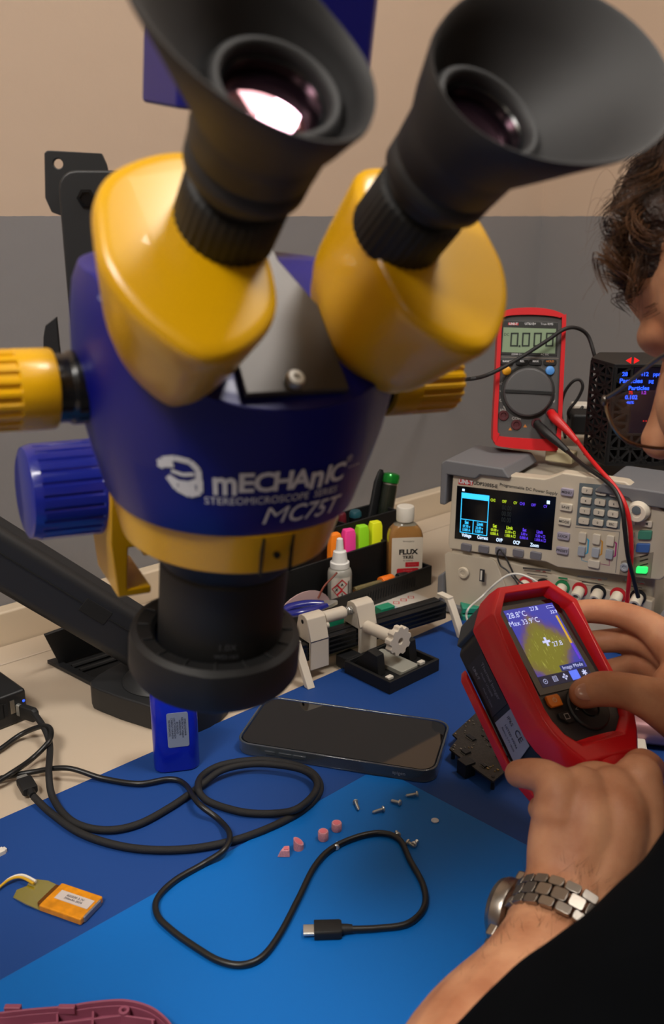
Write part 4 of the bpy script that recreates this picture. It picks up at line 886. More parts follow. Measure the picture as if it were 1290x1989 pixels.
def plug_foam(x, y, kind, label, h=.0068):
    p = on(x, y, Z2); t = thing('foam_plug', label, 'foam plug', T(V((p.x, p.y, Z2))), 'pink foam plugs on the mat')
    if kind == 'up':
        MB().lathe([(.0034, 0), (.0037, .0006), (.0037, h - .0006), (.0033, h)], 24).build('body', PNK, t)
        MB().lathe([(.0026, h - .0002), (.0024, h + .0002)], 20).build('core', PNK2, t)
    elif kind == 'cut':
        mb = MB(); mb.loft([[(.0035 * math.cos(a), .0035 * math.sin(a), z if i == 0 else .006 + .0022 * -math.cos(a)) for a in [2 * math.pi * j / 22 for j in range(22)]] for i, z in enumerate((0, 1))]); mb.build('body', PNK, t)
        mb = MB(); mb.loft([[(.0026 * math.cos(a), .0026 * math.sin(a), .0059 + k + .0022 * -math.cos(a) * .75) for a in [2 * math.pi * j / 22 for j in range(22)]] for k in (0, .0003)]); mb.build('core', PNK2, t)
    else:
        mb = MB(); mb.loft([[(-.0045, -.003, 0), (.0045, -.003, 0), (.004, .003, 0), (-.001, .003, 0)], [(-.002, -.0022, .005), (.0042, -.003, .0055), (.004, .002, .006), (.0005, .002, .0058)]]); mb.build('body', PNK, t, .0006)
        MB().box((.002, -.0005, .0055), (.003, .003, .0012)).build('core', PNK2, t, .0004)
plug_foam(551, 1660, 'lump', 'pink foam plug of wedge shape, leftmost of the four')
plug_foam(580, 1648, 'cut', 'pink foam plug with slanted cut top, second from left')
plug_foam(628, 1630, 'up', 'pink foam plug standing upright, third from left')
plug_foam(654, 1612, 'up', 'pink foam plug standing upright, rightmost of the four', .0062)
p = on(845, 1595, Z2)
o = MB().lathe([(.0026, 0), (.0028, .0003), (.0028, .0009), (.0024, .0011)], 28).build('round_sticker', mat('white_disc', '#c9cfd6', .5), None); o.location = (p.x, p.y, Z2)
tag(o, 'small round white disc on the bright blue mat left of the hand', 'disc')
# ------------------------------------------------------------------ circuit board
zb = .013
bpx = [(936, 1374), (879, 1426), (889, 1435), (873, 1454), (896, 1472), (912, 1484), (930, 1498), (958, 1518), (998, 1484), (1012, 1462), (992, 1442), (1008, 1425), (975, 1398)]
bw_ = [on(x, y, zb) for x, y in bpx]; bc = sum(bw_, V()) / len(bw_); bc.z = Z1
x_ = (on(873, 1454, zb) - on(936, 1374, zb)); x_ = (on(958, 1518, zb) - on(873, 1454, zb)); x_.z = 0
BF = FR(bc, x_, V((-x_.y, x_.x, 0))); BI = BF.inverted()
pcb = thing('circuit_board', 'black stepped circuit board crowded with chips, left of the thermal camera', 'circuit board', BF)
zt = zb - Z1
PCB = mat('pcb_black', '#26221e', .45, var=(700, .5, '#14110f')); GLD = mat('solder_gold', '#9c8a5c', .35, .8)
bl_ = [BI @ p for p in bw_]
MB().prism([(p.x, p.y) for p in bl_], zt - .0016, zt).build('board', PCB, pcb, .0001)
def inside(x, y):
    c = False; n = len(bl_)
    for i in range(n):
        a, b = bl_[i], bl_[(i + 1) % n]
        if (a.y > y) != (b.y > y) and x < (b.x - a.x) * (y - a.y) / (b.y - a.y) + a.x: c = not c
    return c
xs = [p.x for p in bl_]; ys = [p.y for p in bl_]
CHP = mat('chip_black', '#141416', .35); SLD = mat('solder_grey', '#8f8b82', .4, .8)
placed = []
def fits(x, y, w_, h_):
    if not all(inside(x + i * w_ / 2 * 1.15, y + j * h_ / 2 * 1.15) for i in (-1, 1) for j in (-1, 1)): return False
    return all(abs(x - a) > (w_ + c) / 2 + .0003 or abs(y - b) > (h_ + d) / 2 + .0003 for a, b, c, d in placed)
def chip(x, y, w_, h_, hh):
    placed.append((x, y, w_, h_))
    o = MB().box((x, y, zt + hh / 2), (w_, h_, hh)).build('chip', CHP, pcb, .0002)
    mb = MB(); k = max(3, int(w_ / .0011))
    for i in range(k):
        for s_ in (-1, 1): mb.box((x - w_ / 2 + w_ * (i + .5) / k, y + s_ * (h_ / 2 + .0004), zt + .0004), (.0005, .0010, .0006))
    mb.build('pin_row', SLD, o)
for px_, py_, w_, h_, hh in ((915, 1434, .009, .004, .0016), (945, 1412, .007, .006, .0022), (949, 1438, .004, .004, .0016), (940, 1488, .005, .003, .0014), (975, 1470, .008, .006, .003), (905, 1462, .006, .006, .002), (978, 1424, .005, .004, .002)):
    p = BI @ on(px_, py_, zb)
    if fits(p.x, p.y, w_, h_): chip(p.x, p.y, w_, h_, hh)
n_ = 0
while n_ < 95:
    x, y = R.uniform(min(xs), max(xs)), R.uniform(min(ys), max(ys)); w_, h_ = R.choice(((.0016, .0008), (.0008, .0016), (.0011, .0006), (.0022, .0012)))
    placed_try = fits(x, y, w_, h_); n_ += 1
    if placed_try:
        placed.append((x, y, w_, h_)); MB().box((x, y, zt + .0004), (w_, h_, .0008)).build('component', R.choice((SLD, GLD, CHP, SLD, mat('ceramic_tan', '#8a7458', .5))), pcb)
p = BI @ on(908, 1480, zb); MB().box((p.x, p.y - .001, zt / 2 + .0012), (.011, .010, zt + .0024 - .001)).build('connector', BLK, pcb, .0006)
p = BI @ on(958, 1505, zb); 
for q in ((881, 1450), (958, 1508), (935, 1380)):
    p = BI @ on(q[0], q[1], zb); MB().lathe([(.0016, 0), (.0016, zt + .0004), (.0009, zt + .0004)], 16, T(V((p.x, p.y, 0)))).build('standoff', BLK, pcb)
# ------------------------------------------------------------------ pcb holder rail
F_, L_ = lay(603, 1338, 902, 1240, Z1)
HF = F_.copy(); HF.translation.z = Z1
hold = thing('board_holder', 'white and black rail clamp for circuit boards in front of the organiser', 'board holder', HF)
WPL = mat('white_print_plastic', '#d3c9b9', .55, bump=(500, .06, .0002))
ry = .030
MB().box((L_ / 2 - .004, ry, .026), (L_ - .008, .020, .018)).build('rail', BLKG, hold, .001)
for dz in (.0205, .0255, .0305): MB().box((L_ / 2 - .004, ry - .0102, dz), (L_ - .012, .0008, .0016)).build('rail_groove', BLKM, hold)
MB().box((L_ / 2 - .004, ry, .0352), (L_ - .012, .004, .0008)).build('rail_groove', BLKM, hold)
for x in (-.004, L_ - .006):
    mb = MB()
    for s_ in (-1, 1):
        mb.loft([[(x, ry + s_ * .008, .0385), (x + .008, ry + s_ * .008, .0385), (x + .008, ry + s_ * .001, .0385), (x, ry + s_ * .001, .0385)],
                 [(x, ry + s_ * .014, .030), (x + .008, ry + s_ * .014, .030), (x + .008, ry + s_ * .0095, .028), (x, ry + s_ * .0095, .028)],
                 [(x + .001, ry + s_ * .031, .0), (x + .009, ry + s_ * .031, .0), (x + .009, ry + s_ * .024, .0), (x + .001, ry + s_ * .024, .0)]])
    mb.box((x + .004, ry, .0375), (.008, .018, .0036)); mb.build('end_leg', WPL, hold, .0008)
hx = lambda px_, py_, off: inplane(HF, px_, py_, 1, off).x
for i, (xa, xb) in enumerate(((583, 640), (672, 732))):
    x0, x1 = hx(xa + 18, 1240, ry - .014), hx(xb, 1240, ry - .014)
    if i == 0: x0, x1 = hx(604, 1270, ry - .014), hx(640, 1270, ry - .014)
    else: x0, x1 = hx(699, 1240, ry - .014), hx(733, 1240, ry - .014)
    mb = MB()
    prof = [(ry - .0135, .008), (ry - .0135, .037), (ry - .0135, .037), (ry - .0075, .058), (ry - .003, .0605), (ry + .003, .0605), (ry + .0075, .058), (ry + .0135, .037), (ry + .0135, .012), (ry + .0107, .012), (ry + .0107, .0355), (ry - .0107, .0355), (ry - .0107, .008)]
    mb.loft([[(x, a, b) for a, b in prof] for x in (x0, x1)]); mb.build('clamp', WPL, hold, .0008)
    if i == 0: cx0 = x1; cl0 = (x0, x1)
    else: cx1 = x0; cl1 = (x0, x1)
MB().lathe([(.0022, 0), (.0018, .0002)], 16, FZ(V((cl0[0] - .0003, ry, .054)), V((-1, 0, 0)), (0, 1, 0))).build('pivot_hole', MATS['void_black'], hold)
XR = Matrix.Rotation(math.pi / 2, 4, 'Y')
MB().lathe([(.0058, cx0 + .002), (.0062, cx0 + .003), (.0062, cx1 - .010), (.0055, cx1 - .009)], 24, T(V((0, ry, .052))) @ XR).build('jaw_roller', WPL, hold, .0004)
MB().lathe([(.0030, cx0 + .0), (.0030, cx0 + .0045)], 18, T(V((0, ry - .005, .046))) @ XR).build('jaw_pin', WPL, hold)
xs_ = [cx1 - .010 + .010 * i / 60 for i in range(61)]
MB().tube([(x, ry + .0040 * math.cos(i * .65), .052 + .0040 * math.sin(i * .65)) for i, x in enumerate(xs_)], .0005, 8).build('spring', MET, hold)
MB().lathe([(.0012, cx0), (.0012, cx1)], 12, T(V((0, ry, .052))) @ XR).build('guide_rod', MET, hold)
# toothed knob on the right clamp's front
kcp = HF.inverted() @ at(748, 1252, .865)
kf = V((hx(712, 1245, ry - .0135), ry - .0135, kcp.z)); axd = V((kcp.x - kf.x, kcp.y - kf.y, 0)).normalized()
axd = V((.15, -1, 0)).normalized(); KL = FZ(kf, axd, (0, 0, 1)); kl = max(.012, kf.y - kcp.y)
MB().lathe([(.006, 0), (.006, kl - .004)], 24, KL).build('knob_stem', WPL, hold)
mb = MB()
def gear(r, d, n=9, k=10):
    o = []
    for j in range(n * k):
        u = (j % k) / k; o.append((r - (d if .3 < u < .7 else (d * .6 if .2 < u < .8 else 0))))
    return [(o[j] * math.cos(2 * math.pi * j / (n * k)), o[j] * math.sin(2 * math.pi * j / (n * k))) for j in range(n * k)]
go = gear(.0145, .0022); gi = circ(.0032, len(go))
mb.ringprism(go, gi, kl - .004, kl + .0035, KL); mb.build('clamp_knob', WPL, hold, .0004)
# ------------------------------------------------------------------ small black fixture
na = on(757, 1350, Z1); nb = on(853, 1303, Z1); nc = on(676, 1303, Z1)
x_ = nb - na; w1 = x_.length; FX = FR(na, x_, V((-x_.y, x_.x, 0))); w2 = (FX.inverted() @ nc).y
fix = thing('soldering_fixture', 'small black fixture with two upright jaws and a clear tray on the mat', 'fixture', FX)
hh = .013
mb = MB(); mb.ringprism([(0, 0), (w1, 0), (w1, w2), (0, w2)], [(.0035, .0035), (w1 - .0035, .0035), (w1 - .0035, w2 - .0035), (.0035, w2 - .0035)], 0, hh); mb.build('frame', BLKM, fix, .0008)
MB().box((w1 / 2, w2 / 2, .004), (w1 - .007, w2 - .007, .007)).build('bed', BLK, fix)
MB().prism(rrect(w1 * .34, w2 * .8, .003, 4, w1 * .52, w2 * .52), .0072, .0118).build('tray', mat('frosted_tray', '#b9b8ac', .3, trans=.3), fix, .0006)
for xa in (.012, w1 - .013):
    mb = MB(); mb.loft([[(xa - .005, w2 * .35, .0075), (xa + .005, w2 * .35, .0075), (xa + .005, w2 * .95, .0075), (xa - .005, w2 * .95, .0075)], [(xa - .005, w2 * .40, .028), (xa + .005, w2 * .40, .028), (xa + .005, w2 * .60, .030), (xa - .005, w2 * .60, .030)]]); mb.build('jaw', BLKM, fix, .0008)
    MB().box((xa, w2 * .2, .009), (.007, .005, .003)).build('locating_pin', WHT, fix, .0006)
MB().box((w1 * .2, w2 + .008, .0065), (.020, .0165, .012)).build('side_block', BLKM, fix, .0015)
# ------------------------------------------------------------------ organiser
ob = on(838, 1136, 0); OF = FR(ob, E1, E2); OI = OF.inverted()
org = thing('desk_organiser', 'black desk organiser with vented front tray against the cable trunking', 'organiser', OF)
ox = lambda px_, py_, y: inplane(OF, px_, py_, 1, y)
xl = ox(560, 1200, 0).x
hf = ox(838, 1099, 0).z
ORG = mat('organiser_black', '#0f1011', .5, bump=(1200, .1, .0002))
D1, D2, D3 = .048, .078, .118
mb = MB(); mb.box((xl / 2, .0015, hf / 2), (-xl, .003, hf)); mb.build('tray_front', ORG, org, .0006)
MB().box((-.0015, D1 / 2 + .0015, hf / 2), (.003, D1 - .003, hf)).build('tray_side', ORG, org, .0006)
MB().box((xl + .0015, D1 / 2 + .0015, hf / 2), (.003, D1 - .003, hf)).build('tray_side', ORG, org, .0006)
MB().box((xl / 2, D1 / 2, .002), (-xl - .006, D1 - .006, .0035)).build('tray_floor', ORG, org)
mb = MB()
for i in range(26): mb.add([(xl * .62 + i * .0042 + k * .0014 + j * .0018, -.0004, hf * .25 + j * hf * .5) for k, j in ((0, 0), (1, 0), (1, 1), (0, 1))], [(0, 1, 2, 3)])
mb.build('vents', MATS['void_black'], org, flat=True)
xr_ = ox(752, 1075, D1).x; h1 = .050
mb = MB(); mb.ringprism([(xl, D1), (xr_, D1), (xr_, D2), (xl, D2)], [(xl + .003, D1 + .003), (xr_ - .003, D1 + .003), (xr_ - .003, D2 - .003), (xl + .003, D2 - .003)], 0, h1); mb.build('middle_bin', ORG, org, .0008)
MB().box(((xl + xr_) / 2, (D1 + D2) / 2, .012), (xr_ - xl - .006, D2 - D1 - .006, .024)).build('bin_floor', ORG, org)
x3 = ox(772, 1010, D2).x; h2 = .072
mb = MB(); mb.ringprism([(xl, D2), (x3, D2), (x3, D3), (xl, D3)], [(xl + .003, D2 + .003), (x3 - .003, D2 + .003), (x3 - .003, D3 - .003), (xl + .003, D3 - .003)], 0, h2); mb.build('rear_bin', ORG, org, .0008)
for f_ in (.35, .6): MB().box((x3 + (xl - x3) * f_, (D2 + D3) / 2, h2 / 2 + .004), (.0025, D3 - D2 - .006, h2 - .01)).build('divider', ORG, org)
MB().box(((xl + x3) / 2, (D2 + D3) / 2, .003), (x3 - xl - .006, D3 - D2 - .006, .005)).build('bin_floor', ORG, org)
# highlighters
for px_, py_, col, nm in ((729, 1036, '#d8dc20', 'yellow'), (703, 1043, '#8fd321', 'lime green'), (677, 1052, '#e8408f', 'pink'), (650, 1060, '#f07f1c', 'orange')):
    q = ox(px_, py_, (D1 + D2) / 2)
    t = thing('highlighter', {'yellow': 'bright yellow highlighter cap, rightmost in the organiser', 'lime green': 'lime green highlighter cap between the pink and yellow ones', 'pink': 'hot pink highlighter cap beside the white dropper bottle', 'orange': 'orange highlighter cap partly hidden behind the dropper bottle'}[nm], 'highlighter', OF @ T(V((q.x, (D1 + D2) / 2, .0245))) @ Matrix.Rotation(-.25, 4, 'Z'), 'highlighters standing in the organiser')
    m = mat('neon_' + nm.replace(' ', '_'), col, .4, emis=.12)  # faint glow put into the fluorescent colour, though the pens are no lamps
    MB().loft([[(*p, z) for p in rrect(a, b, .002, 2)] for z, a, b in ((.016, .015, .0125), (.042, .0145, .012), (.047, .012, .0105))]).build('cap', m, t, .0006)
    MB().loft([[(*p, z) for p in rrect(.0155, .0115, .002, 2)] for z in (.0005, .020)]).build('barrel', m, t)
# flux bottle
q = ox(786, 1060, .028); FB = OF @ T(V((q.x, .028, .004))) @ Matrix.Rotation(math.radians(-41 + 6), 4, 'Z')
bot = thing('flux_bottle', 'square flux bottle with white screw cap and red label panel', 'bottle', FB)
AMBR = mat('amber_liquid', '#c08d50', .12, trans=.5, coat=.5); CLP = mat('clear_plastic', '#b9b09c', .15, trans=.6)
wB, dB = .0415, .024
MB().loft([[(*p, z) for p in rrect(a, b, r, 4)] for z, a, b, r in ((0, wB - .003, dB - .003, .005), (.0015, wB, dB, .006), (.057, wB, dB, .006), (.064, wB - .004, dB - .001, .007), (.070, wB - .014, dB - .004, .008))]).build('body', AMBR, bot, angle=50)
MB().loft([[(*p, z) for p in rrect(a, b, r, 4)] for z, a, b, r in ((.0701, wB - .0142, dB - .0042, .008), (.073, .019, .0175, .0085), (.077, .018, .018, .0088))]).build('neck', CLP, bot, angle=50)
MB().lathe([(.0103, .0745), (.0106, .076), (.0106, .0905), (.0098, .0922), (.006, .0925)], 80, None, rf=lambda u, z: 1 + (.015 if int(u * 80) % 2 and .077 < z < .090 else 0)).build('cap', WHT, bot, .0003)
MB().prism(rrect(wB - .0045, .053, .001, 2, .0008, .0305), dB / 2 + .0002, dB / 2 + .0005, XZ).build('label', mat('paper_cream', '#cfc5b4', .6), bot)
INKB = mat('ink_black', '#191512', .6); INKR = mat('ink_red', '#c31c28', .6)
text('lettering', [('FLUX', .0085, .002, .039, .05, 0, 1.1), ('TK82', .0052, .002, .0325, .04, 0, 1.1), ('for soldering', .0022, .002, .0285), ('Termopasty', .0028, .002, .0525)], INKB, bot, XZ @ T(V((0, 0, dB / 2 + .0007))))
mb = MB(); mb.prism([(-.001, .0205), (.0155, .0205), (.0155, .0262), (-.001, .0262)], dB / 2 + .0005, dB / 2 + .0007, XZ); mb.build('label_band', INKR, bot)
MB().prism(rrect(.0265, .0165, .002, 3, .002, .0105), dB / 2 + .0005, dB / 2 + .0007, XZ).build('label_band', INKR, bot)
text('lettering', [('| | | | | | |', .0028, .007, .0235)] + [('flux residue safe', .0017, .002, .016 - k * .0027) for k in range(4)], mat('print_pink', '#dd8f90', .6), bot, XZ @ T(V((0, 0, dB / 2 + .0009))))
# dropper bottle
q = ox(660, 1120, .024); DF = OF @ T(V((q.x, .024, .004))) @ Matrix.Rotation(math.radians(-35), 4, 'Z')
drp = thing('dropper_bottle', 'small white dropper bottle with red hazard diamonds standing in the tray', 'bottle', DF)
MB().lathe([(.0125, 0), (.0136, .001), (.0136, .038), (.0125, .042), (.0095, .0445)], 36).build('body', mat('milky_plastic', '#a8a59c', .35, trans=.25), drp, angle=50)
MB().lathe([(.0105, .0440), (.0108, .0445), (.0108, .0505), (.0098, .051), (.0088, .0512), (.0072, .063), (.0050, .064), (.0046, .0645), (.0034, .0775), (.0015, .0785)], 36).build('nozzle_cap', mat('cap_white', '#dcdad6', .45), drp, .0003)
LB = lambda x, y, z: (.01385 * math.sin(x / .01385), -.01385 * math.cos(x / .01385), y)
mb = MB(); mb.add([LB(-.012 + .024 * i / 12, z, 0) for i in range(13) for z in (.003, .036)], [(2 * i, 2 * i + 2, 2 * i + 3, 2 * i + 1) for i in range(12)]); mb.build('label', mat('paper_white', '#c9c1b6', .6), drp)
LB2 = lambda x, y, z: (.0144 * math.sin(x / .0144), -.0144 * math.cos(x / .0144), y)
def diamond(mb, cx, cy, r, w_):
    for k in range(4):
        a = [(r, 0), (0, r), (-r, 0), (0, -r)]; p, q_ = a[k], a[(k + 1) % 4]; s_ = (r - w_) / r
        mb.add([LB2(cx + p[0], cy + p[1], 0), LB2(cx + q_[0], cy + q_[1], 0), LB2(cx + q_[0] * s_, cy + q_[1] * s_, 0), LB2(cx + p[0] * s_, cy + p[1] * s_, 0)], [(0, 1, 2, 3)])
mb = MB(); diamond(mb, .001, .0285, .0064, .0015); diamond(mb, -.0052, .0222, .0064, .0015); diamond(mb, .001, .0158, .0064, .0015); mb.build('hazard_marks', INKR, drp, flat=True)
text('lettering', [('A', .0042, .001, .0285, .04), ('!', .006, .001, .0158, .05), ('X', .0042, -.0052, .0222, .04)], INKB, drp, fn=LB2)
mb = MB(); mb.add([LB2(x_ + dx, y_, 0) for x_, dx in ((.0082, 0), (.0082, .0007), (.0098, 0), (.0098, .0007)) for y_ in (.008, .032)], [(0, 2, 3, 1), (4, 6, 7, 5)]); mb.build('fine_print', mat('ink_soft', '#4a4642', .6), drp, flat=True)
# pens in the rear bin
def rod(nm, label, cat, a, b, parts, group=None):
    d_ = (b - a); t = thing(nm, label, cat, FZ(a, d_, (1, .1, 0)), group); L_ = d_.length
    for pn, prof, m in parts: MB().lathe([(r, z * L_) for r, z in prof], 24).build(pn, m, t, .0003)
    return t
yb = (D2 + D3) / 2
def inbin(px_, py_, y, z=None): return OF @ ox(px_, py_, y)
tp = inbin(762, 918, yb + .004); bt = OF @ V((ox(740, 1000, yb).x - .004, yb, .008))
GRN = mat('green_metal', '#0f8a2c', .22, .5, coat=.5); DKT = mat('smoke_plastic', '#1c2119', .25, coat=.3)
rod('marker_pen', 'thick dark marker with shiny green cap leaning in the organiser', 'marker', bt, tp, [('barrel', [(.008, 0), (.0095, .03), (.0098, .80), (.0094, .86)], DKT), ('band', [(.0094, .855), (.0094, .875)], SIL), ('cap', [(.0080, .87), (.0105, .885), (.0108, .955), (.0098, .985), (.005, 1.0)], GRN)])
tp = inbin(741, 912, yb + .016); bt = OF @ V((ox(722, 1000, yb).x, yb + .012, .008)); d_ = tp - bt
t = thing('utility_knife', 'flat black knife with white lettering leaning beside the green capped marker', 'knife', FZ(bt, d_, E1)); lz = d_.length
MB().loft([[(*p, z) for p in rrect(w_, h3, .002, 2)] for z, w_, h3 in ((0, .014, .006), (lz * .85, .015, .006), (lz * .97, .010, .004), (lz, .005, .002))]).build('handle', BLKM, t, .0005)
tp = inbin(690, 992, yb - .006); bt = OF @ V((ox(690, 1040, yb).x, yb - .006, .008))
rod('marker_pen', 'dark pen with a teal ringed cap left of the green capped marker', 'marker', bt, tp, [('barrel', [(.006, 0), (.0072, .05), (.0072, .70)], DKT), ('cap', [(.0078, .69), (.0078, .88), (.0074, .9)], BLKG), ('band', [(.0076, .90), (.0076, .96), (.006, 1.0)], mat('teal_ring', '#1c4a55', .3))])
tp = inbin(664, 996, yb - .004); bt = OF @ V((ox(664, 1040, yb).x, yb - .004, .008))
rod('marker_pen', 'thin pen with a dark red end beside the microscope body', 'marker', bt, tp, [('barrel', [(.004, 0), (.0048, .05), (.0048, .8)], DKT), ('cap', [(.0052, .8), (.0052, .97), (.004, 1.0)], mat('dark_red', '#5a1220', .35))])
# syringe-like glass tube with orange clip, lying across the tray
a = OF @ ox(688, 1146, .018); b = OF @ ox(806, 1112, .018)
t = rod('glue_syringe', 'clear syringe with an orange collar lying across the tray', 'syringe', a, b, [('barrel', [(.0030, 0), (.0036, .02), (.0036, .42), (.0022, .44)], mat('clear_tube', '#b7a878', .12, trans=.7)), ('collar', [(.0062, .42), (.0066, .43), (.0066, .60), (.006, .61)], mat('orange_plastic', '#f0761a', .4)), ('needle', [(.0022, .60), (.0020, .70), (.0012, .72)], SIL), ('plunger', [(.0044, .70), (.0052, .72), (.0030, .98), (.0015, 1.0)], BLKM)])
# blue tweezers case / cutter and pink card
a = OF @ ox(548, 1178, -.004); a = at(545, 1172, .955); b = at(655, 1158, .985); a.z = b.z = .0285
d_ = b - a; t = thing('side_cutter', 'blue handled side cutter resting across the organiser tray edge', 'cutter', FR(a, d_, V((-d_.y, d_.x, 0)))); L_ = d_.length
BLH = mat('blue_handle', '#16207f', .25, coat=.4)
for s_ in (-1, 1):
    MB().tube(catmull([(0, s_ * .0035, 0), (L_ * .25, s_ * .009, .001), (L_ * .55, s_ * .008, .001), (L_ * .78, s_ * .003, 0)], 6), [.0030 + .0012 * math.sin(math.pi * i / 18) for i in range(19)], 12, sx=1.3).build('handle', BLH, t)
MB().loft([[(x, y * w_, z) for y, z in ((-1, -.002), (1, -.002), (1, .002), (-1, .002))] for x, w_ in ((L_ * .74, .006), (L_ * .84, .0065), (L_, .0015))]).build('jaws', MET, t, .0004)
a = on(590, 1166, .022)
t = thing('paper_roll', 'pale pink curved card propped behind the blue side cutter', 'card', FR(OF @ V((ox(590, 1150, .02).x, .020, .0045)), E1, E2))
MB().loft([[(x, y, z) for x, z in [(-.040 * math.cos(a_), .030 * math.sin(a_)) for a_ in [math.pi * j / 14 for j in range(15)]]] for y in (0, .001)]).build('card', mat('card_pink', '#c9a9a8', .6), t)
t.name = 'curved_card'
c0_ = OF @ V((ox(618, 1172, .012).x, .012, .026)); c1_ = OF @ ox(655, 1112, .008)
cable('bent_wire', [c0_, c0_.lerp(c1_, .35) + V((-.001, 0, .003)), c0_.lerp(c1_, .7) + V((0, 0, .002)), c1_], .0011, mat('copper_wire', '#7a3a2c', .4), 'short rust brown bent wire in front of the dropper bottle', 'wire')
# green strips and paper behind the rail
p = on(765, 1178, 0); t = thing('safety_leaflet', 'white leaflet with red diamond marks on the bench behind the rail', 'leaflet', FR(V((p.x, p.y, 0)) , E1, E2))
MB().box((0, 0, .0005), (.09, .04, .0008)).build('sheet', mat('paper_white', '#c9c1b6', .6), t)
mb = MB()
for k, x in enumerate((.0, .012, .024)):
    for i in range(4):
        a_ = [(.005, 0), (0, .005), (-.005, 0), (0, -.005)]; p_, q_ = V(a_[i]), V(a_[(i + 1) % 4])
        mb.add([(x + .008 + v[0], v[1] + .004, .0011) for v in (p_, q_, q_ * .75, p_ * .75)], [(0, 1, 2, 3)])
mb.build('printed_marks', INKR, t, flat=True)
GBR = mat('green_plastic', '#1f8a68', .4)
t = thing('terminal_strip', 'green toothed plastic strip on the bench between the two white clamps', 'strip', HF @ T(V((hx(668, 1215, ry + .02) + 0, ry + .022, 0))))
MB().box((0, 0, .018), (.045, .006, .036)).build('strip', GBR, t, .0006)
for i in range(12): MB().box((-.020 + i * .0036, -.0005, .037), (.0018, .006, .003)).build('tooth', GBR, t)
t = thing('terminal_strip', 'short green plastic block on the bench right of the white clamps', 'strip', HF @ T(V((hx(750, 1178, ry + .024), ry + .026, 0))))
MB().box((0, 0, .016), (.018, .012, .032)).build('strip', GBR, t, .001)
MB().box((.012, 0, .014), (.006, .010, .028)).build('end_cap', mat('key_pale', '#9ea3ab', .5), t, .001)
# green case behind the thermal camera
F_, L_ = lay(898, 1206, 985, 1206, Z1)
t = thing('green_case', 'flat teal green box lying between the power supply and solder spool', 'box', F_ @ T(V((L_ / 2, .012, 0))))
TL = mat('teal_plastic', '#238a70', .4)
MB().box((0, 0, .004), (L_, .022, .0075)).build('base', TL, t, .001); MB().box((0, .001, .0125), (L_, .020, .0065)).build('lid', TL, t, .001)
# solder spool
sp_ = on(938, 1258, Z1); sp_ = V((sp_.x + .004, sp_.y + .004, Z1))
t = thing('solder_spool', 'blue solder spool with a white label beside the thermal camera', 'spool', T(sp_))
SB = mat('spool_blue', '#1a3a9a', .35)
MB().lathe([(.020, 0), (.0215, .0008), (.0215, .0022), (.020, .003)], 40).build('flange', SB, t, .0003)
MB().lathe([(.0150, .003), (.0155, .012), (.0150, .022)], 40).build('solder', mat('solder_wire', '#77746b', .35, .8, bump=(1800, .5, .0004)), t)
MB().lathe([(.020, .022), (.0215, .0228), (.0215, .0245), (.0195, .0252), (.003, .0252)], 40).build('flange', SB, t, .0003)
MB().lathe([(.0172, .02525), (.0170, .0256), (.003, .0256)], 40).build('label', mat('paper_white', '#c9c1b6', .6), t)
# pink power bank behind the hands
F_, L_ = lay(1193, 1437, 1330, 1452, .01)
F_.translation.z = Z1
t = thing('power_bank', 'rounded metallic pink power bank under the upper hand', 'power bank', F_)
PKM = mat('pink_metal', '#c79aa2', .3, .6, coat=.3)
MB().loft([[(x, *p) for p in rrect(.03 - k, .022 - k, .010, 6, .018, .012)] for x, k in ((0, .004), (.001, .001), (.003, 0), (.10, 0))]).build('shell', PKM, t, angle=50)
MB().box((.018, -.008, .006), (.014, .024, .009)).build('plug', WHT, t, .002)
# ------------------------------------------------------------------ thermal camera held up by the hands
def C2W(r, d, f): return V((r, f * CP - d * -0.0 - d * SP * 1.0, -f * SP - d * CP))
wv = V((109, -10, 62)).normalized(); hv = V((59, 134, -82)); hv = (hv - wv * hv.dot(wv)).normalized()
tw = C2W(*wv); th = C2W(*hv)
TF = FR(at(1063, 1251, .61), tw, -th)
tc_ = thing('thermal_camera', 'red and black handheld thermal camera showing a yellow heat image, held in both hands', 'thermal camera', TF)
mm = lambda L: [(a / 1000, b / 1000) for a, b in L]
def bez(L, k=3): return L
core = mm([(-20, 40), (20, 40), (35, 23), (35, -55), (24, -78), (-24, -78), (-35, -55), (-35, 23)])
TB = mat('tc_black', '#1b1d1f', .5, bump=(900, .1, .0002)); TR = mat('tc_red', '#d0121a', .4, coat=.15, bump=(700, .05, .0002))
MB().prism(core, -.046, -.0006).build('body', TB, tc_, .002)
outer = mm([(-22, 43.5), (22, 43.5), (38, 25), (38.5, -2), (37.5, -50), (36, -60), (30, -72), (22, -84), (-22, -84), (-30, -72), (-36, -60), (-38.5, -50), (-38.5, -2), (-38, 25)])
inner = mm([(-18.5, 35), (18.5, 35), (29.5, 22), (30, 8), (30, -40), (29.5, -48), (26, -58), (17, -66), (-17, -66), (-26, -58), (-29.5, -48), (-30, -40), (-30, 8), (-29.5, 22)])
front = []
def fr(poly, z, s=1.0): return [(a * s, b * s if b > 0 else b, z) for a, b in poly]
rise = lambda b: .0085 if b > .004 else .0050
def zr(poly, dz): return [(a, b, rise(b) + dz) for a, b in poly]
mid = [((a + c) / 2, (b + d) / 2) for (a, b), (c, d) in zip(outer, inner)]
outer_low = [(a * 1.03, b * 1.02) for a, b in outer]
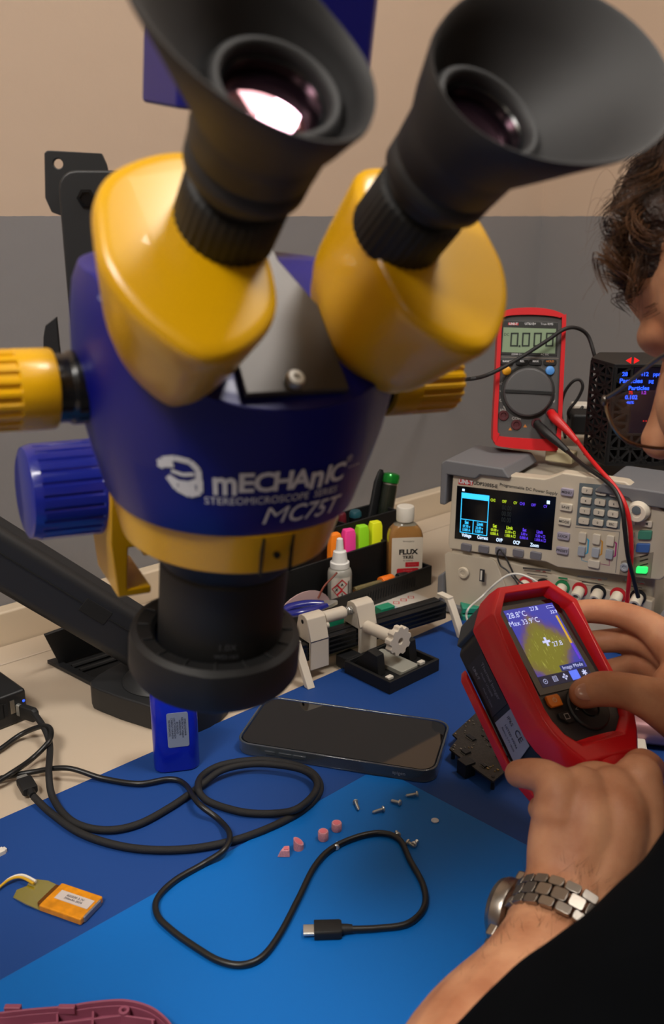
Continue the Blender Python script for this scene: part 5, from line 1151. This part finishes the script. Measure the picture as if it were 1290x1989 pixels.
MB().loft([[(a, b, -.016) for a, b in outer_low], [(a, b, -.003) for a, b in outer_low], zr([(a * .96 + c * .04, b * .96 + d * .04) for (a, b), (c, d) in zip(outer, inner)], -.002), zr([(a * .8 + c * .2, b * .8 + d * .2) for (a, b), (c, d) in zip(outer, inner)], 0),
           zr([(a * .25 + c * .75, b * .25 + d * .75) for (a, b), (c, d) in zip(outer, inner)], 0), [(a, b, -.0002) for a, b in inner], [(a, b, -.016) for a, b in inner]], closed=True).build('bumper', TR, tc_, .0009)
# deep red throat and handle
hs = []
def sec(y, cx, cz, rx, rz, n=32, e=2.6):
    o = []
    for j in range(n):
        a = 2 * math.pi * j / n; c, s_ = math.cos(a), math.sin(a)
        o.append((cx + rx * math.copysign(abs(c) ** (2 / e), c), y, cz + rz * math.copysign(abs(s_) ** (2 / e), s_)))
    return o
MB().loft([sec(-.066, 0, -.021, .0300, .0230), sec(-.074, 0, -.020, .0285, .0245), sec(-.083, -.000, -.019, .0245, .0235), sec(-.092, -.001, -.019, .0205, .0205), sec(-.102, -.003, -.020, .0175, .0185), sec(-.120, -.006, -.022, .0160, .0175), sec(-.150, -.010, -.025, .0168, .0185), sec(-.170, -.012, -.027, .0175, .019), sec(-.182, -.013, -.028, .0170, .0185), sec(-.185, -.013, -.028, .012, .013)]).build('handle', TR, tc_, angle=70)
# rear guard rail along the left flank
rl = mm([(-36.2, 12), (-39.5, 6), (-39.5, -58), (-30, -84), (-22, -86), (-30, -72), (-36.2, -58)])
MB().prism(rl, -.051, -.043).build('guard_rail', TR, tc_, .0015)
rl2 = [(-a, b) for a, b in rl]
MB().prism(rl2, -.051, -.043).build('guard_rail', TR, tc_, .0015)
MB().prism(mm([(-22, 44), (22, 44), (33, 30), (30, 27), (20, 40), (-20, 40), (-30, 27), (-33, 30)]), -.046, -.017).build('top_shell', mat('tc_grey', '#3a4044', .5), tc_, .001)
# front plate, screen
MB().prism([(a * .995, b * .995) for a, b in inner], -.0012, -.0001).build('front_plate', mat('tc_plate', '#262729', .4), tc_, .0002)
MB().prism(mm([(-24.5, 32), (24.5, 32), (26.5, 26), (26.5, -33), (-26.5, -33), (-26.5, 26)]), -.0001, .0006).build('screen_glass', mat('tc_glass', '#070809', .08, coat=.6), tc_, .0002)
def heatmat():
    m = bpy.data.materials.new('heat_image'); m.use_nodes = True; nt = m.node_tree; b = nt.nodes['Principled BSDF']
    N = nt.nodes.new; Lk = nt.links.new
    tcn = N('ShaderNodeTexCoord'); mp = N('ShaderNodeMapping'); mp.inputs['Rotation'].default_value = (0, 0, math.radians(38)); mp.inputs['Location'].default_value = (0, 0, 0)
    Lk(tcn.outputs['Object'], mp.inputs['Vector'])
    sx = N('ShaderNodeSeparateXYZ'); Lk(mp.outputs['Vector'], sx.inputs[0])
    def mth(op, a, b_=None, c=None):
        n = N('ShaderNodeMath'); n.operation = op
        for i, q in enumerate((a, b_, c)):
            if q is None: continue
            if isinstance(q, (int, float)): n.inputs[i].default_value = q
            else: Lk(q, n.inputs[i])
        return n.outputs[0]
    dx = mth('ABSOLUTE', mth('ADD', sx.outputs['X'], .000)); dy = mth('ABSOLUTE', mth('ADD', sx.outputs['Y'], .006))
    d = mth('MAXIMUM', mth('MULTIPLY', dx, 60.0), mth('MULTIPLY', dy, 52.0))
    ns = N('ShaderNodeTexNoise'); ns.inputs['Scale'].default_value = 220; Lk(tcn.outputs['Object'], ns.inputs['Vector'])
    mp2 = N('ShaderNodeMapping'); mp2.inputs['Rotation'].default_value = (0, 0, math.radians(-48)); mp2.inputs['Scale'].default_value = (900, 160, 1); Lk(tcn.outputs['Object'], mp2.inputs['Vector'])
    n2 = N('ShaderNodeTexNoise'); n2.inputs['Scale'].default_value = 1.0; n2.inputs['Detail'].default_value = 2; Lk(mp2.outputs['Vector'], n2.inputs['Vector'])
    d2 = mth('MULTIPLY_ADD', ns.outputs['Fac'], .35, d)
    rp = N('ShaderNodeValToRGB'); e = rp.color_ramp.elements; e[0].position = .55; e[0].color = lin('#8f8a22'); e[1].position = 1.18 / 1.6
    e[1].color = lin('#8a7a3a'); q = e.new(.86); q.color = lin('#6a4f9a'); q = e.new(1.0); q.color = lin('#3f46c8')
    Lk(mth('DIVIDE', d2, 1.45), rp.inputs['Fac'])
    st_ = N('ShaderNodeValToRGB'); st_.color_ramp.elements[0].position = .60; st_.color_ramp.elements[0].color = (0, 0, 0, 1); st_.color_ramp.elements[1].position = .70; st_.color_ramp.elements[1].color = (1, 1, 1, 1)
    Lk(n2.outputs['Fac'], st_.inputs['Fac'])
    msk = mth('MULTIPLY', st_.outputs['Color'], mth('LESS_THAN', d2, .95))
    mx = N('ShaderNodeMix'); mx.data_type = 'RGBA'; mx.inputs[7].default_value = lin('#cfcf5a'); Lk(mth('MULTIPLY', msk, .75), mx.inputs[0]); Lk(rp.outputs['Color'], mx.inputs[6])
    Lk(mx.outputs[2], b.inputs['Emission Color']); b.inputs['Emission Strength'].default_value = .62; b.inputs['Base Color'].default_value = (.02, .02, .03, 1); b.inputs['Roughness'].default_value = .15
    return m
scn = MB().prism(mm([(-21.5, 28.5), (21.5, 28.5), (21.5, -21), (-21.5, -21)]), .0006, .0008).build('screen', heatmat(), tc_)
tl = lambda o: T(V((0, 0, o)))
MB().prism(mm([(-21.5, -21), (21.5, -21), (21.5, -28.5), (-21.5, -28.5)]), .0006, .0008).build('menu_bar', mat('menu_navy', '#181c3a', .3, emis=.5), scn)
TWH = mat('led_white_soft', '#c8d2ff', .5, emis=.75)
text('readout', [('28.8°C', .0058, -.0125, .0238), ('Max 33.9°C', .0054, -.0098, .0178), ('27.8', .0042, .0035, .0262), ('32.9', .0036, .0185, .0215), ('▭', .006, .0175, .0262), ('+', .012, -.0005, .0008, .03), ('27.8', .0050, .0075, -.0015), ('⊙', .005, -.0175, -.0248), ('▤', .005, -.0090, -.0248), ('✥', .006, -.0005, -.0248), ('✱', .006, .0165, -.0248)], TWH, scn, tl(.001))
MB().prism(mm([(4.5, -21.5), (11.5, -21.5), (11.5, -28), (4.5, -28)]), .0008, .0010).build('selected_icon', mat('icon_blue', '#5f7bff', .5, emis=.8), scn)
MB().prism(mm([(-.5, -16.6), (20, -16.6), (20, -20.8), (-.5, -20.8)]), .0008, .0009).build('mode_band', mat('mode_navy', '#2a3a80', .5, emis=.4), scn)
text('readout', [('Image Mode', .0036, .0098, -.0188)], TWH, scn, tl(.0011))
MB().loft([[(.0182, .018, .0009), (.0200, .018, .0009), (.0200, .0185, .0009), (.0182, .0185, .0009)], [(.0182, -.014, .0009), (.0200, -.014, .0009), (.0200, -.0135, .0009), (.0182, -.0135, .0009)]]).build('colour_scale', mat('scale_yellow', '#c9a93a', .5, emis=.6), scn)
MB().prism(mm([(18.2, -3), (20, -3), (20, -15), (18.2, -15)]), .0009, .0011).build('colour_scale', mat('scale_violet', '#5a3ad0', .5, emis=.7), scn)
# keys
def tkey(poly, m, nm='button', h=.0022): return MB().prism(mm(poly), -.0002, h).build(nm, m, tc_, .0006)
k = tkey([(-24, -34.5), (-14.5, -34.5), (-13.5, -36.5), (-14, -42.5), (-23, -42.5), (-24.5, -39.5)], mat('tc_orange', '#e8821a', .45), 'power_button')
text('legend', [('O', .0045, -.0190, -.0385), ('|', .0030, -.0190, -.037)], mat('print_pale', '#e8c9a0', .6), k, tl(.0024))
k = tkey([(-21, -47), (-12, -47), (-11.5, -54.5), (-17, -54.5), (-21.5, -50)], TB, 'file_button')
text('legend', [('□', .0052, -.0162, -.0505)], mat('print_white', '#b9b6b0', .6), k, tl(.0024))
c = (.0045, -.0475)
pad = MB().lathe([(.0155, -.0002), (.0155, .0016), (.0145, .0026), (.0075, .0024), (.0072, .0010)], 44, T(V((*c, 0)))).build('direction_pad', TB, tc_, .0003)
MB().lathe([(.0062, 0), (.0062, .0024), (.0050, .0030)], 32, T(V((*c, 0)))).build('centre_button', TB, tc_, .0003)
text('legend', [('<', .004, c[0] - .011, c[1]), ('>', .004, c[0] + .011, c[1])], mat('print_white', '#b9b6b0', .6), pad, tl(.0028))
# side labels on the left flank
SF = TF.inverted() @ TF
LS = Matrix(((0, 0, -1, -.0354), (-1, 0, 0, 0), (0, 1, 0, 0), (0, 0, 0, 1)))   # u along -y, v along z, facing -x
MB().prism([(.030, -.041), (.060, -.041), (.056, -.020), (.030, -.020)], 0, .0002, LS).build('sticker', mat('sticker_blue', '#8b95ad', .45), tc_)
text('lettering', [('CE', .007, .047, -.025), ('LISTED 4WA6', .0028, .044, -.032), ('Battery 3.7V 18650', .0022, .044, -.036), ('IP65', .004, .036, -.026)], mat('ink_navy', '#151b33', .6), tc_, LS @ tl(.0005))
MB().prism([(-.012, -.041), (.026, -.041), (.026, -.021), (-.012, -.021)], 0, .0002, LS).build('sticker', mat('sticker_dark', '#1d222b', .4), tc_)
text('lettering', [('Thermal Imager', .0042, .007, -.026), ('Model: UTi260B', .0026, .007, -.031), ('UNI-T', .0036, -.004, -.036, .03), ('Made in China', .0024, .014, -.036)], mat('print_grey', '#7b828c', .6), tc_, LS @ tl(.0005))
# ------------------------------------------------------------------ person
hc = V((.246, .462, .372))       # head centre
prs = thing('person', 'person with curly brown hair, glasses and a black shirt holding the thermal camera', 'person', T(V((.42, .30, -.75))))
f_ = V((-.66, .75, -.50)).normalized(); lft = V((-.75, -.66, 0)).normalized(); upv = lft.cross(f_) * -1
if upv.z < 0: upv = -upv
HFm = Matrix((f_, lft, upv)).transposed().to_4x4(); HFm.translation = hc      # x forward, y person's left, z up
bd = MB()
def hp(x, y, z): return HFm @ V((x, y, z))
HR = HFm.to_3x3().to_4x4()
def hball(c, r): 
    m_ = MB(); m_.ball((0, 0, 0), r, HFm @ T(V(c)), 28, 18); bd.v += []; o = len(bd.v); bd.v += m_.v; bd.f += [[i + o for i in f] for f in m_.f]; bd.m += m_.m
hball((-.010, 0, .030), (.096, .076, .088))            # cranium
hball((.030, 0, -.030), (.060, .060, .080))            # face
hball((.052, 0, -.078), (.028, .034, .026))            # chin
hball((.045, .046, -.010), (.022, .020, .026)); hball((.045, -.046, -.010), (.022, .020, .026))   # cheekbones
hball((.062, 0, .022), (.027, .054, .018)); hball((.052, .004, .048), (.036, .054, .036)); hball((.050, .030, -.022), (.034, .032, .034))
bd.limb([(hp(.085, 0, .008), .0075), (hp(.100, 0, -.018), .0095), (hp(.108, 0, -.030), .0120)])       # nose
bd.limb([(hp(.080, -.018, -.052), .007), (hp(.090, 0, -.052), .008), (hp(.080, .018, -.052), .007)])   # lips
bd.limb([(hp(.078, -.015, -.061), .007), (hp(.087, 0, -.062), .008), (hp(.078, .015, -.061), .007)])
bd.limb([(hp(-.02, 0, -.03), .058), (hp(-.040, .0, -.11), .056), (V((.330, .375, .225)), .062), (V((.385, .33, .13)), .085)])     # neck
bd.limb([(V((.43, .26, .08)), .10), (V((.47, .20, -.12)), .115), (V((.47, .18, -.35)), .12)])    # torso
for s_ in (1, -1):           # ears
    bd.limb([(hp(-.012, s_ * .076, .022), .007), (hp(-.022, s_ * .083, .012), .009), (hp(-.020, s_ * .082, -.010), .008), (hp(-.010, s_ * .077, -.026), .006)])
# near arm: shoulder, elbow, wrist with the watch
sh1 = at(1750, 1560, .38); el = at(745, 2450, .344); wr = at(1090, 1768, .49)
bd.limb([(V((.40, .30, .16)), .06), (sh1, .044), (sh1.lerp(el, .5), .040), (el, .038)])
bd.limb([(el, .036), (at(925, 2085, .415), .0365), (at(1030, 1925, .452), .0300), (at(1075, 1820, .478), .0250), (wr, .0235), (at(1110, 1720, .50), .0235)])
bd.limb([(at(1060, 1800, .478), .0205), (at(1078, 1745, .492), .019), (at(1100, 1690, .50), .019)]); bd.limb([(at(1118, 1830, .478), .020), (at(1140, 1775, .49), .0185), (at(1150, 1700, .50), .019)])
# lower hand: palm bones
pm = [[(1150, 1745, .497, .017), (1215, 1670, .508, .0175), (1238, 1590, .514, .0165), (1240, 1510, .520, .0135)],
      [(1125, 1745, .495, .019), (1180, 1650, .503, .0195), (1195, 1580, .506, .0180), (1190, 1538, .513, .0145)],
      [(1090, 1740, .495, .018), (1125, 1650, .502, .0195), (1140, 1585, .504, .0180), (1130, 1540, .510, .0150)],
      [(1080, 1730, .497, .016), (1085, 1650, .503, .0170), (1090, 1590, .506, .0160), (1090, 1540, .508, .0140)]]
for ch in pm: bd.limb([(at(x, y, d), r) for x, y, d, r in ch])
m_ = MB(); m_.ball((0, 0, 0), (.031, .040, .017), FZ(at(1165, 1620, .515), ray(1165, 1620), (1, 0, 0)), 24, 14); o = len(bd.v); bd.v += m_.v; bd.f += [[i + o for i in f] for f in m_.f]; bd.m += m_.m
def fing(L): bd.limb([(at(x, y, d), r) for x, y, d, r in L], n=20, k=5)
fing([(1085, 1580, .505, .0150), (1082, 1535, .507, .0125), (1060, 1510, .513, .0100), (1030, 1503, .520, .0088), (1007, 1503, .527, .0080)])      # thumb
fing([(1236, 1560, .520, .0135), (1240, 1498, .527, .0108), (1252, 1486, .550, .0095), (1266, 1500, .580, .0088), (1230, 1520, .612, .0082)])     # index over the trigger
fing([(1245, 1600, .530, .0110), (1284, 1600, .570, .0098), (1255, 1590, .605, .0094), (1170, 1578, .595, .0090), (1100, 1572, .562, .0086), (1052, 1572, .540, .0082)])
fing([(1243, 1640, .525, .0105), (1280, 1645, .562, .0094), (1250, 1638, .592, .0090), (1170, 1628, .582, .0088), (1105, 1622, .550, .0084), (1060, 1618, .530, .0078)])
fing([(1228, 1685, .517, .0100), (1262, 1700, .548, .0088), (1235, 1690, .575, .0084), (1170, 1678, .567, .0082), (1110, 1670, .540, .0078), (1072, 1664, .520, .0072)])
# upper hand coming from the right
bd.limb([(V((.46, .36, .16)), .06), (at(1790, 1480, .44), .044), (at(1640, 1560, .50), .038), (at(1500, 1460, .56), .030), (at(1405, 1395, .598), .026), (at(1340, 1350, .612), .026)])
bd.limb([(at(1400, 1330, .612), .020), (at(1345, 1290, .622), .018), (at(1310, 1262, .630), .0140)])
bd.limb([(at(1400, 1350, .614), .020), (at(1350, 1320, .626), .018), (at(1322, 1300, .632), .0135)])
bd.limb([(at(1400, 1380, .612), .020), (at(1355, 1360, .628), .018), (at(1330, 1340, .634), .0130)])
fing([(1380, 1420, .585, .0200), (1325, 1385, .580, .0195), (1262, 1357, .576, .0140), (1215, 1342, .577, .0115), (1168, 1338, .578, .0112), (1135, 1347, .582, .0098)])    # thumb
fing([(1335, 1290, .624, .0150), (1292, 1243, .632, .0125), (1255, 1213, .640, .0106), (1205, 1194, .650, .0094), (1150, 1187, .661, .0088), (1085, 1192, .668, .0080)])
fing([(1335, 1310, .628, .0135), (1285, 1266, .642, .0108), (1240, 1246, .652, .0094), (1190, 1244, .664, .0088), (1110, 1252, .672, .0080)])
fing([(1335, 1340, .632, .0130), (1288, 1312, .646, .0102), (1245, 1292, .656, .0090), (1195, 1300, .668, .0084), (1120, 1320, .674, .0078)])
fing([(1340, 1375, .630, .0120), (1290, 1362, .648, .0092), (1240, 1352, .658, .0082), (1180, 1358, .668, .0076)])
def skinmat():
    m = mat('skin', '#b9775a', .55, bump=(260, .22, .0008), spec=.35); nt = m.node_tree; b = nt.nodes['Principled BSDF']
    b.inputs['Subsurface Weight'].default_value = .12; b.inputs['Subsurface Radius'].default_value = (.012, .004, .002); b.inputs['Subsurface Scale'].default_value = .6
    tcn = nt.nodes.new('ShaderNodeTexCoord'); n = nt.nodes.new('ShaderNodeTexNoise'); n.inputs['Scale'].default_value = 45; n.inputs['Detail'].default_value = 5
    nt.links.new(tcn.outputs['Object'], n.inputs['Vector']); r = nt.nodes.new('ShaderNodeValToRGB'); r.color_ramp.elements[0].position = .32; r.color_ramp.elements[0].color = lin('#a56c4c'); r.color_ramp.elements[1].position = .68; r.color_ramp.elements[1].color = lin('#c48e6a')
    nt.links.new(n.outputs['Fac'], r.inputs['Fac']); nt.links.new(r.outputs['Color'], b.inputs['Base Color']); return m
SKN = skinmat()
body = tin(bd, prs).build('body', SKN, prs)
rm = body.modifiers.new('remesh', 'REMESH'); rm.mode = 'VOXEL'; rm.voxel_size = .0016; rm.use_smooth_shade = True
sm = body.modifiers.new('smooth', 'SMOOTH'); sm.factor = .6; sm.iterations = 7
# nails on the visible thumbs
NL = mat('nail', '#bd8a72', .3, coat=.3)
def nail(c, n, ax, w_=.0055, l_=.0075):
    F_ = FZ(c, n, ax); mb = MB(); mb.ball((0, 0, 0), (l_, w_, .0016), F_, 18, 8); return tin(mb, prs).build('thumbnail', NL, prs, angle=80)
nail(at(1132, 1343, .582) + V((0, -.0082, .0042)), V((-.05, -.8, .55)), V((-1, 0, -.1)))
# shirt: torso, near sleeve, far sleeve
sl_ = MB()
sl_.limb([(V((.37, .27, .185)), .075), (sh1 + V((.01, 0, 0)), .058), (sh1.lerp(el, .35), .048), (sh1.lerp(el, .7), .0455), (el + V((-.012, -.02, .003)), .045)], n=32)
sl_.limb([(V((.385, .315, .135)), .080), (V((.43, .26, .08)), .115), (V((.47, .20, -.12)), .13), (V((.47, .18, -.36)), .135)], n=32)
sl_.limb([(V((.47, .33, .16)), .075), (at(1790, 1480, .44), .055), (at(1680, 1560, .485), .050)], n=32)
tin(sl_, prs); shirt = sl_.build('shirt', mat('black_cotton', '#040507', .95, spec=.06, bump=(1600, .3, .0003), var=(25, .25)), prs)
rm = shirt.modifiers.new('remesh', 'REMESH'); rm.mode = 'VOXEL'; rm.voxel_size = .004; rm.use_smooth_shade = True
dt = bpy.data.textures.new('folds', 'CLOUDS'); dt.noise_scale = .07
dm_ = shirt.modifiers.new('folds', 'DISPLACE'); dm_.texture = dt; dm_.strength = .010; dm_.mid_level = .5
sm = shirt.modifiers.new('smooth', 'SMOOTH'); sm.factor = .6; sm.iterations = 8
# hair: cap and curls
HA = mat('hair_brown', '#2c1a10', .45, bump=(300, 1.0, .004), var=(120, .5))
hair = MB()
def hb(c, r):
    m_ = MB(); m_.ball((0, 0, 0), r, HFm @ T(V(c)), 28, 18); o = len(hair.v); hair.v += m_.v; hair.f += [[i + o for i in f] for f in m_.f]; hair.m += m_.m
hb((-.022, 0, .048), (.094, .080, .084)); hb((.035, 0, .075), (.050, .064, .040)); hb((-.050, 0, -.010), (.060, .072, .070))
hb((-.01, .062, .030), (.040, .022, .045)); hb((.050, .035, .062), (.026, .026, .022))
tin(hair, prs); ho = hair.build('hair', HA, prs)
rm = ho.modifiers.new('remesh', 'REMESH'); rm.mode = 'VOXEL'; rm.voxel_size = .004; rm.use_smooth_shade = True
dt = bpy.data.textures.new('locks', 'CLOUDS'); dt.noise_scale = .018
d2_ = ho.modifiers.new('locks', 'DISPLACE'); d2_.texture = dt; d2_.strength = .014; d2_.mid_level = .5
# curls as fine strands, all one part
HS = mat('hair_strand', '#54361f', .4); HS2 = mat('hair_strand_dark', '#2a180e', .4)
hm_ = MB(); rr = random.Random(3)
def strands(n, seeds, rad, mi):
    for i in range(n):
        o, d_, ln, cr, tw_ = seeds(rr, i); k = 20
        a = d_.normalized(); b = a.cross(V((rr.uniform(-1, 1), rr.uniform(-1, 1), rr.uniform(-1, 1)))).normalized(); c = a.cross(b); ph = rr.uniform(0, 6.28); pts = []
        for j in range(k):
            t = j / (k - 1); R_ = cr * min(1, t * 2.5)
            pts.append(o + a * (ln * t) + (b * (math.cos(ph + tw_ * t) - math.cos(ph)) + c * (math.sin(ph + tw_ * t) - math.sin(ph))) * R_ + V((0, 0, -.010 * t * t)))
        hm_.tube(pts, [rad * (1 - .75 * j / k) for j in range(k)], 4, mi=mi)
def lock(n, c0, d0, ln, cr, tw_, spread, rad, mi):      # a bundle of hairs sharing one curl
    a = V(d0).normalized(); b = a.cross(V((.2, 1, .1))).normalized(); c = a.cross(b); ph = rr.uniform(0, 6.28)
    for i in range(n):
        o = V(c0) + V((rr.gauss(0, spread), rr.gauss(0, spread), rr.gauss(0, spread))); k = 20; pts = []; q = rr.uniform(.85, 1.15); p2 = ph + rr.gauss(0, .18)
        for j in range(k):
            t = j / (k - 1); R_ = cr * q * min(1, t * 2)
            pts.append(o + a * (ln * t * q) + (b * (math.cos(p2 + tw_ * t) - math.cos(p2)) + c * (math.sin(p2 + tw_ * t) - math.sin(p2))) * R_)
        hm_.tube(pts, [rad * (1 - .7 * j / k) for j in range(k)], 4, mi=mi)
for i in range(34):        # fringe curls over the forehead
    y = rr.uniform(415, 560); x = rr.uniform(1188, 1262) + abs(y - 490) * .35
    lock(20, at(x, y, rr.uniform(.455, .49)), (rr.uniform(-1, .1), rr.uniform(-.4, .4), rr.uniform(-1, .3)), rr.uniform(.004, .014), rr.uniform(.005, .010), rr.uniform(4, 7), .0016, .00026, i % 2)
for i in range(34):        # locks running down from the crown
    t = i / 34; lock(20, at(1296 - 52 * t + rr.gauss(0, 6), 235 + 230 * t, rr.uniform(.44, .475)), (-.45, .1, -1), rr.uniform(.012, .024), rr.uniform(.003, .007), rr.uniform(2, 5), .0018, .00026, 1 if i % 3 else 0)
lock(26, at(1232, 430, .46), (-1, 0, .55), .012, .009, 4.2, .0009, .00028, 1)
for i in range(5): lock(8, at(1225 + 8 * i, 560, .47), (rr.uniform(-.5, .4), 0, -1), .012, .006, 4.5, .0012, .00026, 1)
strands(60, lambda r, i: (at(r.uniform(1190, 1280), r.uniform(330, 560), r.uniform(.45, .48)), V((-1, 0, r.uniform(-.6, .9))), r.uniform(.008, .020), r.uniform(.004, .011), r.uniform(3, 7)), .00010, 0)
co_ = tin(hm_, prs).build('curls', [HS, HS2], prs, angle=80); co_['kind'] = 'stuff'
# glasses
gl = thing('glasses', 'thin metal framed glasses worn by the person looking down', 'glasses', T(at(1175, 776, .475)))
GI = gl.matrix_world.inverted()
GM = mat('gunmetal', '#6f6a66', .28, 1); GM2 = mat('brass_rim', '#a9977f', .25, 1)
def gt(pts, r, nm, m):
    mb = MB(); mb.tube([GI @ V(p) for p in catmull([tuple(p) for p in pts], 8)], r, 10); return mb.build(nm, m, gl)
gt([at(1172, 776, .475), at(1200, 760, .466), at(1240, 728, .452), at(1290, 690, .436), at(1380, 655, .405)], .0011, 'temple', GM)
rimp = [at(1176, 776, .476), at(1180, 800, .476), at(1192, 830, .477), at(1212, 853, .479), at(1245, 866, .483), at(1285, 871, .488), at(1330, 868, .494), at(1365, 850, .498), at(1380, 815, .500), at(1370, 780, .498), at(1330, 762, .493), at(1260, 760, .485), at(1205, 764, .479), at(1176, 776, .476)]
gt(rimp[:9], .0009, 'rim', GM2)
mb = MB(); rp_ = [GI @ V(p) for p in catmull([tuple(p) for p in rimp[:-1]], 4, True)]; n_ = (rp_[8] - rp_[0]).cross(rp_[20] - rp_[0]).normalized() * .0006
mb.loft([rp_, [p + n_ for p in rp_]]); mb.build('lens', mat('lens_clear', '#ffffff', .02, trans=1.0, spec=.3), gl)
gt([at(1380, 800, .500), at(1400, 790, .505), at(1420, 795, .51)], .0009, 'bridge', GM2)
mb = MB(); mb.ball((0, 0, 0), (.0016, .0022, .0028), T(GI @ at(1174, 778, .474))); mb.build('hinge', GM, gl)
# fine hairs on the near forearm and wrist
ah = MB(); cl = catmull([(*at(925, 2085, .415), .0365), (*at(1030, 1925, .452), .0300), (*at(1075, 1820, .478), .0250), (*wr, .0235), (*at(1120, 1690, .503), .024)], 20)
for i in range(420):
    k = rr.randrange(6, len(cl) - 6); c = V(cl[k][:3]); r_ = cl[k][3]; ax = (V(cl[k + 1][:3]) - V(cl[k - 1][:3])).normalized()
    tc2 = (CAM - c); tc2 = (tc2 - ax * tc2.dot(ax)).normalized(); sd = ax.cross(tc2); a = rr.uniform(-1.5, 1.5)
    n = tc2 * math.cos(a) + sd * math.sin(a); p = c + n * (r_ * .955); d_ = (ax * rr.uniform(.3, 1) + sd * rr.uniform(-.7, .7) + n * .38).normalized(); ln = rr.uniform(.004, .009)
    ah.tube([p, p + d_ * ln * .5, p + d_ * ln + ax * .001 - n * .0008], [.00006, .00005, .00002], 3)
ao = tin(ah, prs).build('arm_hair', HS2, prs); ao['kind'] = 'stuff'
# ------------------------------------------------------------------ wrist watch
axd = (at(1140, 1690, .502) - at(1030, 1915, .455)).normalized()
wc = at(1098, 1808, .4800)
fc = (at(990, 1775, .50) - wc); fc = (fc - axd * fc.dot(axd)).normalized()
WFm = FZ(wc, axd, fc)        # z along the forearm to the hand, x towards the dial
wt_ = thing('wristwatch', 'steel wristwatch on a link bracelet worn on the near wrist', 'wristwatch', WFm)
ra, rb = .0305, .0295
BR = mat('brushed_steel', '#9b938a', .32, 1, bump=(900, .2, .0002)); PO = mat('polished_steel', '#a9a6a2', .12, 1)
N_ = 22
for i in range(N_):
    a = 2 * math.pi * (i + .5) / N_
    if abs((a + math.pi) % (2 * math.pi) - math.pi) < .50: continue
    p = V((ra * math.cos(a), rb * math.sin(a), 0)); tn = V((-ra * math.sin(a), rb * math.cos(a), 0)).normalized(); nr = V((tn.y, -tn.x, 0))
    F_ = Matrix((tn, V((0, 0, 1)), nr)).transposed().to_4x4(); F_.translation = p
    g = .0082
    for zz, wz, off in ((-.0064, .0052, 0), (0, .0070, .5), (.0064, .0052, 0)):
        a2 = 2 * math.pi * (i + .5 + off) / N_; p = V((ra * math.cos(a2), rb * math.sin(a2), zz)); tn = V((-ra * math.sin(a2), rb * math.cos(a2), 0)).normalized(); nr = V((tn.y, -tn.x, 0))
        F2 = Matrix((tn, V((0, 0, 1)), nr)).transposed().to_4x4(); F2.translation = p
        mb = MB(); mb.prism(rrect(g * .96, wz, .0012, 2), -.0016, .0016, F2); mb.build('bracelet_link', BR, wt_, .0004)
CF = Matrix(((0, 0, 1, ra + .001), (1, 0, 0, 0), (0, 1, 0, 0), (0, 0, 0, 1)))
MB().lathe([(.0150, -.004), (.0172, -.0025), (.0178, -.001), (.0178, .0040), (.0174, .0044), (.0166, .0066), (.0156, .0074), (.0140, .0074)], 56, CF).build('case', BR, wt_, .0003)
MB().lathe([(.0139, .0062), (.0138, .0066), (.001, .0068)], 48, CF).build('dial', mat('dial_dark', '#15181c', .12, coat=1), wt_)
for s_ in (-1, 1):
    MB().box((0, s_ * .0175, .0005), (.018, .008, .0055), CF).build('lug', BR, wt_, .0015)
MB().lathe([(.0022, -.0165), (.0022, -.0185), (.0032, -.0187), (.0032, -.0225), (.0026, -.0232)], 24, CF @ T(V((0, 0, .002))) @ Matrix.Rotation(-math.pi / 2, 4, 'X') @ Matrix.Scale(1, 4)).build('crown', PO, wt_, .0002)
